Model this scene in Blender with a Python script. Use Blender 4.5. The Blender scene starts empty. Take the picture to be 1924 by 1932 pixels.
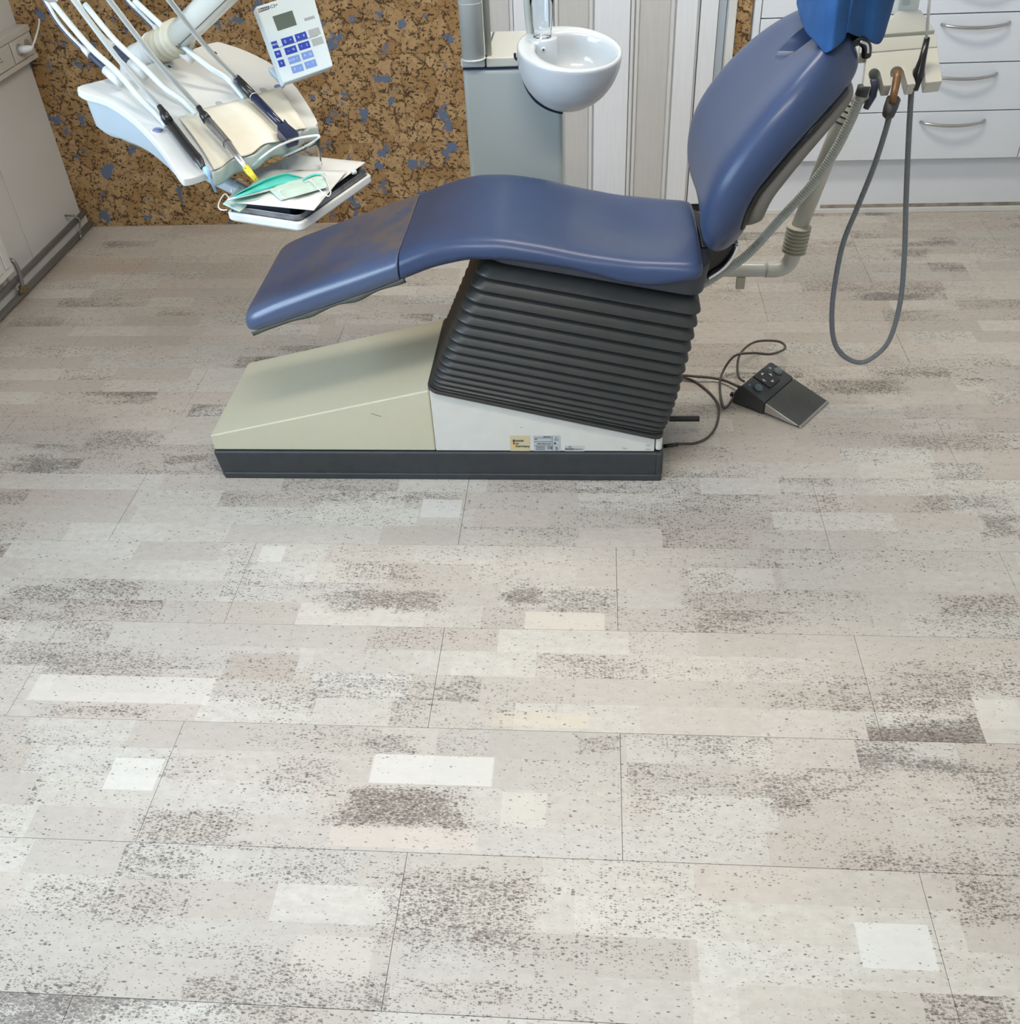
import bpy, bmesh, math, random
import numpy as np
from mathutils import Vector, Matrix, noise
random.seed(7)
S = bpy.context.scene
C = S.collection
V = Vector

# ------------------------------------------------------------------ camera, world, exposure
FPX, CX, CY, H = 1843.8, 962.0, 966.0, 1.62
R_ = V((0.99660048, 0.06896324, -0.04507284))
U_ = V((-0.00927821, 0.63756091, 0.77034408))
F_ = V((-0.0818621, 0.76730708, -0.63603336))
CAM = V((0, 0, H))
cd = bpy.data.cameras.new('camera'); cam = bpy.data.objects.new('camera', cd); C.objects.link(cam)
cd.sensor_fit = 'HORIZONTAL'; cd.sensor_width = 36.0; cd.lens = FPX / 1924 * 36.0
cd.clip_start = 0.05; cd.clip_end = 60
M = Matrix.Identity(4)
for i in range(3):
    M[i][0] = R_[i]; M[i][1] = U_[i]; M[i][2] = -F_[i]
M.translation = CAM
cam.matrix_world = M
S.camera = cam
S.view_settings.view_transform = 'Standard'; S.view_settings.look = 'None'
S.view_settings.gamma = 1.0; S.view_settings.use_curve_mapping = False
S.view_settings.exposure = 0.82
S.cycles.max_bounces = 6; S.cycles.diffuse_bounces = 4; S.cycles.glossy_bounces = 3; S.cycles.transparent_max_bounces = 8
S.cycles.caustics_reflective = False; S.cycles.caustics_refractive = False
w = bpy.data.worlds.new('daylight'); S.world = w; w.use_nodes = True
w.node_tree.nodes['Background'].inputs[0].default_value = (0.75, 0.87, 1.0, 1)
w.node_tree.nodes['Background'].inputs[1].default_value = 1.0

def area(name, loc, target, sx, sy, power, col):
    l = bpy.data.lights.new(name, 'AREA'); l.shape = 'RECTANGLE'; l.size = sx; l.size_y = sy
    l.energy = power; l.color = col
    o = bpy.data.objects.new(name, l); C.objects.link(o); o.location = loc
    o.rotation_euler = (V(target) - V(loc)).to_track_quat('-Z', 'Y').to_euler()
    return o
# daylight coming in through the window in the left wall (its frame and glass are built below)
area('window_daylight', (-2.42, 0.55, 1.75), (0, 2.0, 0.75), 2.4, 1.2, 50, (0.66, 0.82, 1.0))

# pixel of the photograph -> point on a real plane of the room
def ray(px, py): return R_ * (px - CX) - U_ * (py - CY) + F_ * FPX
def at(px, py, y): d = ray(px, py); return CAM + d * (y / d.y)
def atz(px, py, z): d = ray(px, py); return CAM + d * ((z - H) / d.z)
def atx(px, py, x): d = ray(px, py); return CAM + d * (x / d.x)
def atp(px, py, p0, n): d = ray(px, py); return CAM + d * ((V(p0) - CAM).dot(n) / d.dot(n))

# ------------------------------------------------------------------ materials
def mat(name, col, rough=0.5, metal=0.0, spec=0.5, coat=0.0, bump=0.0, bscale=200.0, var=0.0, vscale=6.0, alpha=1.0, col2=None):
    m = bpy.data.materials.new(name); m.use_nodes = True
    nt = m.node_tree; b = nt.nodes['Principled BSDF']
    b.inputs['Base Color'].default_value = (*col, 1); b.inputs['Roughness'].default_value = rough
    b.inputs['Metallic'].default_value = metal; b.inputs['Specular IOR Level'].default_value = spec
    b.inputs['Coat Weight'].default_value = coat; b.inputs['Coat Roughness'].default_value = 0.15
    b.inputs['Alpha'].default_value = alpha
    tc = nt.nodes.new('ShaderNodeNewGeometry')
    n = nt.nodes.new('ShaderNodeTexNoise'); n.inputs['Scale'].default_value = vscale; n.inputs['Detail'].default_value = 4
    nt.links.new(tc.outputs['Position'], n.inputs['Vector'])
    mx = nt.nodes.new('ShaderNodeMix'); mx.data_type = 'RGBA'
    c2 = col2 if col2 else tuple(c * (1 - var) for c in col)
    mx.inputs[6].default_value = (*col, 1); mx.inputs[7].default_value = (*c2, 1)
    mr = nt.nodes.new('ShaderNodeMapRange'); mr.inputs[1].default_value = 0.4; mr.inputs[2].default_value = 0.65
    mr.inputs[4].default_value = 1.0 if (var or col2) else 0.0
    nt.links.new(n.outputs['Fac'], mr.inputs[0]); nt.links.new(mr.outputs[0], mx.inputs[0])
    nt.links.new(mx.outputs[2], b.inputs['Base Color'])
    if bump:
        n2 = nt.nodes.new('ShaderNodeTexNoise'); n2.inputs['Scale'].default_value = bscale; n2.inputs['Detail'].default_value = 3
        nt.links.new(tc.outputs['Position'], n2.inputs['Vector'])
        bp = nt.nodes.new('ShaderNodeBump'); bp.inputs['Strength'].default_value = bump; bp.inputs['Distance'].default_value = 0.001
        nt.links.new(n2.outputs['Fac'], bp.inputs['Height']); nt.links.new(bp.outputs[0], b.inputs['Normal'])
    return m

def glassy(name, tint=(0.95, 0.98, 1.0), gl=0.12, base=0.06, edge=(.35, .40, .42)):
    m = bpy.data.materials.new(name); m.use_nodes = True; nt = m.node_tree
    for n in list(nt.nodes): nt.nodes.remove(n)
    out = nt.nodes.new('ShaderNodeOutputMaterial'); t = nt.nodes.new('ShaderNodeBsdfTransparent'); g = nt.nodes.new('ShaderNodeBsdfGlossy')
    t.inputs[0].default_value = (*tint, 1); g.inputs['Roughness'].default_value = 0.05; g.inputs[0].default_value = (1, 1, 1, 1)
    f = nt.nodes.new('ShaderNodeLayerWeight'); f.inputs[0].default_value = gl
    cm = nt.nodes.new('ShaderNodeMix'); cm.data_type = 'RGBA'; cm.inputs[6].default_value = (*tint, 1); cm.inputs[7].default_value = (*edge, 1)
    pw = nt.nodes.new('ShaderNodeMath'); pw.operation = 'POWER'; pw.inputs[1].default_value = 3.0; nt.links.new(f.outputs['Facing'], pw.inputs[0]); nt.links.new(pw.outputs[0], cm.inputs[0]); nt.links.new(cm.outputs[2], t.inputs[0])
    ma = nt.nodes.new('ShaderNodeMath'); ma.operation = 'ADD'; ma.inputs[1].default_value = base; ma.use_clamp = True
    mx = nt.nodes.new('ShaderNodeMixShader')
    nt.links.new(f.outputs['Fresnel'], ma.inputs[0]); nt.links.new(ma.outputs[0], mx.inputs[0])
    nt.links.new(t.outputs[0], mx.inputs[1]); nt.links.new(g.outputs[0], mx.inputs[2]); nt.links.new(mx.outputs[0], out.inputs[0])
    return m

class NT:
    """small helper for writing node maths"""
    def __init__(s, m): s.nt = m.node_tree; s.L = s.nt.links
    def new(s, t): return s.nt.nodes.new(t)
    def put(s, sock, v):
        if hasattr(v, 'links') or isinstance(v, bpy.types.NodeSocket): s.L.new(v, sock)
        elif v is not None: sock.default_value = v
    def m(s, op, a, b=None, c=None, clamp=False):
        n = s.new('ShaderNodeMath'); n.operation = op; n.use_clamp = clamp
        s.put(n.inputs[0], a); s.put(n.inputs[1], b); s.put(n.inputs[2], c); return n.outputs[0]
    def comb(s, x, y, z=0.0):
        n = s.new('ShaderNodeCombineXYZ'); s.put(n.inputs[0], x); s.put(n.inputs[1], y); s.put(n.inputs[2], z); return n.outputs[0]
    def noise(s, v, sc, det=3, rough=0.5, dim='3D', out='Fac'):
        n = s.new('ShaderNodeTexNoise'); n.noise_dimensions = dim; s.put(n.inputs['Vector'], v)
        n.inputs['Scale'].default_value = sc; n.inputs['Detail'].default_value = det; n.inputs['Roughness'].default_value = rough
        return n.outputs[out]
    def ramp(s, v, a, b, c=0.0, d=1.0, smooth=False):
        n = s.new('ShaderNodeMapRange'); n.interpolation_type = 'SMOOTHSTEP' if smooth else 'LINEAR'
        s.put(n.inputs[0], v); s.put(n.inputs[1], a); s.put(n.inputs[2], b); s.put(n.inputs[3], c); s.put(n.inputs[4], d); return n.outputs[0]
    def mix(s, f, a, b, bt='MIX'):
        n = s.new('ShaderNodeMix'); n.data_type = 'RGBA'; n.blend_type = bt; s.put(n.inputs[0], f)
        for i, q in ((6, a), (7, b)):
            if isinstance(q, tuple): n.inputs[i].default_value = (*q, 1)
            else: s.L.new(q, n.inputs[i])
        return n.outputs[2]
    def voro(s, v, sc, dim='2D', feat='F1', rnd=1.0, w=None):
        n = s.new('ShaderNodeTexVoronoi'); n.voronoi_dimensions = dim; n.feature = feat
        if dim != '1D': s.put(n.inputs['Vector'], v)
        else: s.put(n.inputs['W'], w)
        n.inputs['Scale'].default_value = sc; n.inputs['Randomness'].default_value = rnd
        return n

# printed cork floor: strips of random length inside each plank, pores in patches
ST = 0.0711          # strip height
PATCH = [  # px box of a mark printed in the floor, pore density (+) or pale/tinted block
    (640, 1484, 866, 1556, 0.95), (500, 1430, 640, 1500, .35), (730, 1640, 1010, 1790, .55), (640, 1112, 830, 1152, .75),
    (955, 1108, 1030, 1142, .9), (1030, 1110, 1165, 1160, .55), (640, 1060, 790, 1095, .45), (1440, 1462, 1530, 1528, .7),
    (260, 1528, 440, 1596, .5), (340, 1590, 600, 1602, .4), (90, 1225, 280, 1278, .5), (20, 1105, 150, 1130, .6), (1760, 1122, 1924, 1165, .5),
    (1850, 972, 1924, 1012, .7), (1720, 932, 1900, 965, .5), (1680, 1265, 1924, 1312, .5), (1800, 1650, 1924, 1740, .5),
    (360, 1838, 465, 1890, .6), (1450, 1305, 1650, 1340, .3), (80, 1330, 280, 1352, .5), (1800, 1540, 1924, 1560, .5),
    (170, 812, 300, 845, .6), (300, 858, 400, 875, .6), (0, 872, 100, 892, .7), (1520, 715, 1700, 742, .7), (1680, 820, 1924, 850, .5),
    (1680, 470, 1750, 485, .6), (190, 1600, 265, 1700, .0), (760, 1850, 1000, 1890, .35), (50, 1660, 340, 1740, .35), (1600, 1620, 1900, 1645, .5),
    (10, 1845, 180, 1930, .3), (1165, 1480, 1320, 1530, .3), (1290, 1072, 1390, 1160, .35), (690, 1385, 790, 1420, .6), (1075, 1385, 1170, 1420, .5)]
PALE = [  # px box, colour
    (795, 942, 870, 976, (.72, .70, .65)), (700, 1425, 930, 1480, (.80, .77, .71)), (205, 1430, 300, 1490, (.77, .74, .68)), (1620, 1742, 1760, 1828, (.76, .77, .73)),
    (425, 1233, 560, 1282, (.42, .34, .28)), (990, 1155, 1140, 1188, (.74, .66, .55)), (945, 1495, 1030, 1560, (.66, .62, .53)), (620, 1560, 900, 1600, (.68, .58, .50)),
    (490, 1030, 535, 1060, (.72, .70, .64)), (60, 1275, 400, 1325, (.72, .68, .60)), (1300, 1072, 1460, 1118, (.66, .62, .55)), (930, 1345, 1110, 1372, (.66, .56, .42)),
    (1660, 1318, 1924, 1372, (.68, .64, .575)), (550, 1765, 700, 1850, (.64, .58, .50)), (110, 488, 290, 518, (.50, .40, .31)), (700, 1490, 940, 1560, None)]
def floor_mat():
    m = bpy.data.materials.new('printed_cork_floor'); m.use_nodes = True; n = NT(m); b = n.nt.nodes['Principled BSDF']
    g = n.new('ShaderNodeNewGeometry'); sp = n.new('ShaderNodeSeparateXYZ'); n.L.new(g.outputs['Position'], sp.inputs[0])
    x, y = sp.outputs[0], sp.outputs[1]
    ys = n.m('ADD', n.m('DIVIDE', n.m('SUBTRACT', 2.1068, y), ST), 40.0)
    row = n.m('FLOOR', ys)
    W = n.m('ADD', x, n.m('MULTIPLY', row, 7.37))
    v1 = n.voro(None, 4.2, '1D', w=W); v2 = n.voro(None, 1.7, '1D', w=n.m('ADD', x, n.m('MULTIPLY', n.m('FLOOR', n.m('DIVIDE', ys, 2.0)), 3.91)))
    s1 = n.new('ShaderNodeSeparateColor'); n.L.new(v1.outputs['Color'], s1.inputs[0])
    s2 = n.new('ShaderNodeSeparateColor'); n.L.new(v2.outputs['Color'], s2.inputs[0])
    a1, a2, a3 = s1.outputs; b1, b2, b3 = s2.outputs
    base = n.mix(a1, (.52, .465, .405), (.675, .635, .565))
    base = n.mix(n.ramp(a2, .80, .9, 0, .5), base, (.68, .67, .62))
    base = n.mix(n.ramp(a3, .72, .95, 0, .45), base, (.58, .49, .42))
    base = n.mix(n.ramp(b1, .8, .95, 0, .5), base, (.47, .44, .40))
    nz = n.noise(n.comb(n.m('MULTIPLY', x, .5), n.m('MULTIPLY', y, 2.2), n.m('MULTIPLY', row, .35)), 4.0, 5, .6)
    base = n.mix(n.ramp(nz, .35, .7, 0, .35), base, (.50, .45, .40))
    fz = n.noise(n.comb(n.m('MULTIPLY', x, .6), y, 0), 60, 5, .7); base = n.mix(n.ramp(fz, .35, .7, 0, .4), base, (.38, .33, .28))
    # wobbled coordinates for the edges of the printed marks
    wob = n.noise(g.outputs['Position'], 16, 3, .6, out='Color'); sw = n.new('ShaderNodeSeparateColor'); n.L.new(wob, sw.inputs[0])
    wx = n.m('ADD', x, n.m('MULTIPLY', n.m('SUBTRACT', sw.outputs[0], .5), .12)); wy = n.m('ADD', y, n.m('MULTIPLY', n.m('SUBTRACT', sw.outputs[1], .5), .04))
    def box(px0, py0, px1, py1, xx, yy, soft):
        c0 = atz((px0 + px1) / 2, (py0 + py1) / 2, 0); l = atz(px0, (py0 + py1) / 2, 0); r = atz(px1, (py0 + py1) / 2, 0)
        t = atz((px0 + px1) / 2, py0, 0); bt = atz((px0 + px1) / 2, py1, 0)
        hx, hy = abs(r.x - l.x) / 2, abs(t.y - bt.y) / 2
        dx = n.m('DIVIDE', n.m('ABSOLUTE', n.m('SUBTRACT', xx, c0.x)), hx); dy = n.m('DIVIDE', n.m('ABSOLUTE', n.m('SUBTRACT', yy, c0.y)), hy)
        return n.ramp(n.m('MAXIMUM', dx, dy), 1.0 + soft, 1.0 - soft, 0, 1)
    dens = None
    for (p0, q0, p1, q1, s) in PATCH:
        if s <= 0: continue
        d = n.m('MULTIPLY', box(p0, q0, p1, q1, wx, wy, .3), s)
        dens = d if dens is None else n.m('MAXIMUM', dens, d)
    pale = None
    for (p0, q0, p1, q1, col) in PALE:
        if col is None: continue
        k = box(p0, q0, p1, q1, x, y, .02); base = n.mix(n.m('MULTIPLY', k, .5), base, col)
        if col[0] > .715: pale = k if pale is None else n.m('MAXIMUM', pale, k)
    blob = n.ramp(n.noise(n.comb(n.m('MULTIPLY', x, .45), n.m('MULTIPLY', y, 1.6), n.m('MULTIPLY', row, .61)), 6.0, 4, .6), .42, .66, 0, 1)
    auto = n.m('MULTIPLY', n.m('POWER', n.m('MULTIPLY', a2, n.m('ADD', b3, .25)), 1.6), n.m('ADD', n.m('MULTIPLY', blob, .7), .08))
    D = n.m('MAXIMUM', n.m('ADD', n.m('MULTIPLY', auto, 1.45), .022), dens)
    D = n.m('MULTIPLY', D, n.m('SUBTRACT', 1.0, n.m('MULTIPLY', pale, .8)))
    def pores(sc, elong, thr):
        wv = n.noise(g.outputs['Position'], sc * 1.3, 2, .5, out='Color'); q = n.new('ShaderNodeSeparateColor'); n.L.new(wv, q.inputs[0])
        vx = n.m('ADD', n.m('MULTIPLY', x, 1 / elong), n.m('MULTIPLY', n.m('SUBTRACT', q.outputs[0], .5), 1.0 / sc)); vy = n.m('ADD', y, n.m('MULTIPLY', n.m('SUBTRACT', q.outputs[1], .5), 1.0 / sc))
        v = n.voro(n.comb(vx, vy, 0), sc, '2D'); s = n.new('ShaderNodeSeparateColor'); n.L.new(v.outputs['Color'], s.inputs[0])
        on = n.m('LESS_THAN', s.outputs[0], D)
        rr = n.m('MULTIPLY', n.m('MULTIPLY', n.m('ADD', s.outputs[1], .45), thr), n.m('ADD', n.m('MULTIPLY', D, .6), .9))
        return n.m('MULTIPLY', on, n.ramp(v.outputs['Distance'], n.m('MULTIPLY', rr, .65), rr, 1, 0)), s.outputs[2]
    p1, h1 = pores(280, 2.3, .42); p2, h2 = pores(520, 2.2, .46)
    spot = n.m('MAXIMUM', n.m('MULTIPLY', p1, n.ramp(h1, 0, 1, .5, 1)), n.m('MULTIPLY', p2, n.ramp(h2, 0, 1, .35, .9)))
    col = n.mix(n.m('MULTIPLY', D, .34), base, (.42, .34, .27))
    col = n.mix(n.m('MULTIPLY', spot, .92), col, n.mix(b2, (.075, .05, .038), (.115, .105, .10)))
    n.L.new(col, b.inputs['Base Color'])
    b.inputs['Roughness'].default_value = .42; b.inputs['Specular IOR Level'].default_value = .35
    bp = n.new('ShaderNodeBump'); bp.inputs['Strength'].default_value = .12; bp.inputs['Distance'].default_value = .001
    n.L.new(n.noise(g.outputs['Position'], 500, 3), bp.inputs['Height']); n.L.new(bp.outputs[0], b.inputs['Normal'])
    return m

def cork_mat():
    m = bpy.data.materials.new('cork_wall'); m.use_nodes = True; n = NT(m); b = n.nt.nodes['Principled BSDF']
    g = n.new('ShaderNodeNewGeometry'); sp = n.new('ShaderNodeSeparateXYZ'); n.L.new(g.outputs['Position'], sp.inputs[0])
    x, z = sp.outputs[0], sp.outputs[2]
    wob = n.noise(g.outputs['Position'], 55, 4, .65, out='Color'); sw = n.new('ShaderNodeSeparateColor'); n.L.new(wob, sw.inputs[0])
    wob2 = n.noise(g.outputs['Position'], 130, 3, .6, out='Color'); sw2 = n.new('ShaderNodeSeparateColor'); n.L.new(wob2, sw2.inputs[0])
    def wv(k, xs=1.0, k2=.006, sh=0.0):
        X = n.m('ADD', n.m('ADD', n.m('MULTIPLY', x, xs), n.m('MULTIPLY', z, sh)), n.m('ADD', n.m('MULTIPLY', n.m('SUBTRACT', sw.outputs[0], .5), k), n.m('MULTIPLY', n.m('SUBTRACT', sw2.outputs[0], .5), k2)))
        Z = n.m('ADD', z, n.m('ADD', n.m('MULTIPLY', n.m('SUBTRACT', sw.outputs[1], .5), k), n.m('MULTIPLY', n.m('SUBTRACT', sw2.outputs[1], .5), k2)))
        return n.comb(X, Z, 0)
    e = n.voro(wv(.05), 17, '2D', 'DISTANCE_TO_EDGE'); c = n.voro(wv(.05), 17, '2D')
    e2 = n.voro(wv(.05, .8, .01, .6), 36, '2D', 'DISTANCE_TO_EDGE')
    s = n.new('ShaderNodeSeparateColor'); n.L.new(c.outputs['Color'], s.inputs[0])
    base = n.mix(s.outputs[0], (.33, .19, .075), (.52, .345, .17))
    base = n.mix(n.ramp(n.noise(g.outputs['Position'], 40, 5, .65), .4, .65, 0, .55), base, (.27, .155, .07))
    g1 = n.ramp(n.noise(g.outputs['Position'], 26, 3, .6), .44, .56, 0, 1); g2 = n.ramp(n.noise(g.outputs['Position'], 34, 3, .6), .50, .58, 0, 1)
    crack = n.m('MULTIPLY', n.ramp(e.outputs['Distance'], .03, .085, 1, 0), g1)
    crack2 = n.m('MULTIPLY', n.ramp(e2.outputs['Distance'], .03, .10, 1, 0), g2)
    def flk(xs, sh, sc, pr, th):
        f_ = n.voro(wv(.012, xs, .004, sh), sc, '2D'); q = n.new('ShaderNodeSeparateColor'); n.L.new(f_.outputs['Color'], q.inputs[0])
        return n.m('MULTIPLY', n.m('LESS_THAN', q.outputs[0], pr), n.ramp(f_.outputs['Distance'], th * .7, th, 1, 0))
    fleck = n.m('MAXIMUM', flk(.45, .5, 75, .17, .30), n.m('MAXIMUM', flk(1.6, -.9, 52, .14, .30), flk(1.0, 0, 120, .12, .33)))
    dark = n.m('MAXIMUM', n.m('MAXIMUM', crack, crack2), fleck)
    col = n.mix(n.m('MULTIPLY', dark, .93), base, (.05, .026, .016))
    bn = n.noise(wv(.06, 1.0, .014), 15.0, 2, .5); bm = n.ramp(bn, .625, .635, 0, 1)
    col = n.mix(bm, col, (.125, .16, .235))
    n.L.new(col, b.inputs['Base Color']); b.inputs['Roughness'].default_value = .75; b.inputs['Specular IOR Level'].default_value = .2
    bp = n.new('ShaderNodeBump'); bp.inputs['Strength'].default_value = .5; bp.inputs['Distance'].default_value = .0015; bp.invert = True
    n.L.new(n.m('MAXIMUM', dark, bm), bp.inputs['Height']); n.L.new(bp.outputs[0], b.inputs['Normal'])
    return m

def grain_mat(name, c1, c2, rough=.45, sx=60.0, sz=3.0):
    m = bpy.data.materials.new(name); m.use_nodes = True; n = NT(m); b = n.nt.nodes['Principled BSDF']
    g = n.new('ShaderNodeNewGeometry'); sp = n.new('ShaderNodeSeparateXYZ'); n.L.new(g.outputs['Position'], sp.inputs[0])
    v = n.comb(n.m('MULTIPLY', sp.outputs[0], sx), sp.outputs[1], n.m('MULTIPLY', sp.outputs[2], sz))
    f = n.ramp(n.noise(v, 3.0, 5, .6), .35, .7, 0, 1); n.L.new(n.mix(f, c1, c2), b.inputs['Base Color']); b.inputs['Roughness'].default_value = rough
    return m

def worn_mat():
    m = bpy.data.materials.new('worn_blue_cover'); m.use_nodes = True; n = NT(m); b = n.nt.nodes['Principled BSDF']
    g = n.new('ShaderNodeNewGeometry'); sp = n.new('ShaderNodeSeparateXYZ'); n.L.new(g.outputs['Position'], sp.inputs[0])
    sn = n.new('ShaderNodeSeparateXYZ'); n.L.new(g.outputs['Normal'], sn.inputs[0])
    nz = n.noise(g.outputs['Position'], 9, 6, .65); nf = n.noise(g.outputs['Position'], 60, 5, .7)
    rightish = n.ramp(sp.outputs[0], -.85, -.46, .30, .9)
    wear = n.m('MULTIPLY', n.ramp(n.m('ADD', nz, n.m('MULTIPLY', nf, .25)), .56, .70, .05, 1), rightish)
    wear = n.m('MULTIPLY', wear, n.ramp(sp.outputs[1], 2.06, 2.13, 0, 1))     # the scuffed sitting face, not its rolled near side
    col = n.mix(wear, (.056, .086, .170), (.135, .118, .115))
    n.L.new(col, b.inputs['Base Color']); b.inputs['Roughness'].default_value = .38; b.inputs['Coat Weight'].default_value = .6; b.inputs['Coat Roughness'].default_value = .22
    bp = n.new('ShaderNodeBump'); bp.inputs['Strength'].default_value = .25; bp.inputs['Distance'].default_value = .002
    n.L.new(n.noise(g.outputs['Position'], 70, 4, .7), bp.inputs['Height']); n.L.new(bp.outputs[0], b.inputs['Normal'])
    return m

def base_top_mat():
    m = bpy.data.materials.new('cream_lacquer'); m.use_nodes = True; n = NT(m); b = n.nt.nodes['Principled BSDF']
    g = n.new('ShaderNodeNewGeometry')
    n.L.new(n.mix(n.ramp(n.noise(g.outputs['Position'], 45, 5, .7), .45, .75, 0, .35), (.585, .55, .405), (.52, .515, .42)), b.inputs['Base Color'])
    b.inputs['Roughness'].default_value = .4
    return m

FLOOR, CORK = floor_mat(), cork_mat()
BLUE = mat('blue_vinyl', (.043, .067, .142), .34, spec=.28, bump=.15, bscale=260, var=.10, coat=.08)
WORN = worn_mat()
CREAM = base_top_mat()
WHITEP = mat('white_plastic', (.74, .76, .75), .3, coat=.2)
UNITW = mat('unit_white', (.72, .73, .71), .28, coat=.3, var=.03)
UNITB = mat('unit_white_blue_lit', (.44, .52, .575), .35)  # white of the unit with the blue window daylight mixed into its colour
INSERT = mat('cream_insert', (.80, .76, .64), .4, var=.06, vscale=12)
LIP = mat('grey_green_lip', (.42, .48, .46), .3)
PANELW = mat('base_side_white', (.68, .67, .62), .4, var=.05, vscale=20)
PLINTH = mat('plinth_dark_grey', (.040, .044, .048), .5, var=.15, vscale=30)
RUBBER = mat('bellows_rubber', (.040, .040, .038), .42, bump=.1, bscale=400, var=.12, vscale=18)
TOWERG = mat('tower_grey', (.47, .52, .52), .4)
TOWERW = mat('tower_white', (.66, .69, .66), .3)
PORC = mat('porcelain', (.60, .64, .67), .08, coat=.6)
BEIGEW = mat('aged_white_plastic', (.60, .60, .54), .25, coat=.3, var=.04)
BELLW = mat('beige_rubber', (.52, .49, .38), .5)
HOSEW = mat('pale_green_hose', (.47, .50, .46), .4)
TUBEW = mat('pale_tube', (.62, .68, .69), .28, coat=.2)
HOSEG = mat('grey_hose', (.17, .185, .20), .55)
BLACK = mat('black_plastic', (.010, .010, .011), .28, coat=.05)
NAVY = mat('navy_plastic', (.006, .012, .045), .22, coat=.2)
SPRING = mat('spring_navy', (.05, .06, .10), .4)
STEEL = mat('brushed_steel', (.55, .53, .52), .28, metal=1.0)
CHROME = mat('chrome', (.8, .8, .82), .12, metal=1.0)
TRAYM = mat('worn_grey_metal', (.30, .31, .32), .38, metal=.6, var=.45, vscale=35)
PEDM = mat('dull_pedal_metal', (.13, .13, .118), .42, metal=.7, var=.12, vscale=18)
BRASS = mat('dirty_brass', (.20, .15, .08), .5, metal=.5)
DGREY = mat('dark_grey_plastic', (.050, .052, .055), .45)
SLATE = mat('slate_underside', (.045, .05, .065), .5)
SHELL = mat('taupe_shell', (.155, .145, .13), .45)
TEAL = mat('teal_mask', (.11, .66, .56), .8, var=.12, vscale=25)
PAPER = mat('white_paper', (.68, .68, .66), .8)
PAPERG = mat('greenish_paper', (.50, .62, .54), .8)
CLOTH = mat('blue_nonwoven', (.014, .088, .27), .85, bump=.5, bscale=900, var=.25, vscale=14)
WALLW = mat('white_wall_panel', (.66, .66, .65), .5, var=.05, vscale=3)
CEILM = mat('ceiling_white', (.8, .8, .78), .8)
CABW = mat('cabinet_white', (.78, .815, .87), .38)
GAPM = mat('dark_gap', (.03, .03, .03), .8)
SKIRT = mat('white_skirting', (.74, .74, .72), .4, var=.08, vscale=8)
GROUT = mat('dirty_sill', (.40, .35, .28), .7, var=.4, vscale=22)
PIPEG = mat('grey_painted_pipe', (.26, .26, .26), .35, metal=.4)
TRUNK = mat('aged_trunking', (.60, .57, .52), .45, var=.08, vscale=9)
DWHITE = grain_mat('door_white_board', (.81, .825, .86), (.76, .775, .81))
DGREYB = grain_mat('door_grey_board', (.60, .585, .565), (.555, .54, .52))
DMOULD = grain_mat('door_moulding', (.70, .70, .69), (.65, .65, .645))
GLASS = glassy('clear_glass', gl=.08, base=.03); SHIELD = glassy('clear_film', gl=.15, base=.06, edge=(.75, .8, .82))
BTN = mat('button_blue', (.012, .035, .30), .4); BTNL = mat('button_pale_blue', (.15, .24, .50), .4); BTNG = mat('button_grey', (.33, .34, .34), .45, metal=.3)
KEYW = mat('keypad_grey_white', (.52, .58, .58), .4); LCD = mat('lcd_green_grey', (.085, .105, .085), .25)
INK = mat('ink_dark', (.05, .05, .05), .6); INKW = mat('ink_pale', (.55, .62, .80), .6); YELLOW = mat('yellow_print', (.72, .60, .03), .5)
TIPB = mat('pale_blue_tip', (.33, .55, .85), .35); ORANGE = mat('orange_brown', (.20, .10, .03), .35)
LABY = mat('label_tan', (.60, .52, .32), .5); LABG = mat('label_grey', (.46, .49, .50), .45); LABW = mat('label_white', (.52, .53, .53), .5)
REDI = mat('ink_red', (.45, .08, .03), .5); YELI = mat('ink_yellow', (.80, .50, .08), .5); PURP = mat('violet_button', (.16, .19, .38), .2, coat=.5)
LAMPE = bpy.data.materials.new('lamp_diffuser'); LAMPE.use_nodes = True
_b = LAMPE.node_tree.nodes['Principled BSDF']; _b.inputs['Base Color'].default_value = (.9, .9, .9, 1)
_b.inputs['Emission Color'].default_value = (1.0, .925, .81, 1); _b.inputs['Emission Strength'].default_value = 13.5

# ------------------------------------------------------------------ object helpers
def root_of(p):
    while p.parent: p = p.parent
    return p
def mk(name, vs, fs, m, parent=None, smooth=False, bevel=0.0, seg=2, sub=0, solid=0.0, kind=None, label=None):
    vs = [V(v) for v in vs]
    if parent is not None:
        off = root_of(parent).location.copy()
    else:
        xs = [v.x for v in vs]; ys = [v.y for v in vs]; zs = [v.z for v in vs]
        off = V(((min(xs) + max(xs)) / 2, (min(ys) + max(ys)) / 2, min(zs)))
    me = bpy.data.meshes.new(name); me.from_pydata([v - off for v in vs], [], fs); me.update()
    bm = bmesh.new(); bm.from_mesh(me); bmesh.ops.recalc_face_normals(bm, faces=bm.faces); bm.to_mesh(me); bm.free()
    if smooth:
        for p in me.polygons: p.use_smooth = True
    me.materials.append(m)
    o = bpy.data.objects.new(name, me); C.objects.link(o)
    if parent is not None: o.parent = parent
    else: o.location = off
    if solid:
        q = o.modifiers.new('solid', 'SOLIDIFY'); q.thickness = solid; q.offset = 0
    if sub:
        q = o.modifiers.new('sub', 'SUBSURF'); q.levels = sub; q.render_levels = sub
    if bevel:
        q = o.modifiers.new('bevel', 'BEVEL'); q.width = bevel; q.segments = seg; q.limit_method = 'ANGLE'; q.angle_limit = math.radians(40)
        if not smooth:
            for p in me.polygons: p.use_smooth = True
            wn = o.modifiers.new('wn', 'WEIGHTED_NORMAL'); wn.keep_sharp = True
    if kind: o['kind'] = kind
    if label: o['label'] = label
    return o
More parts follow.
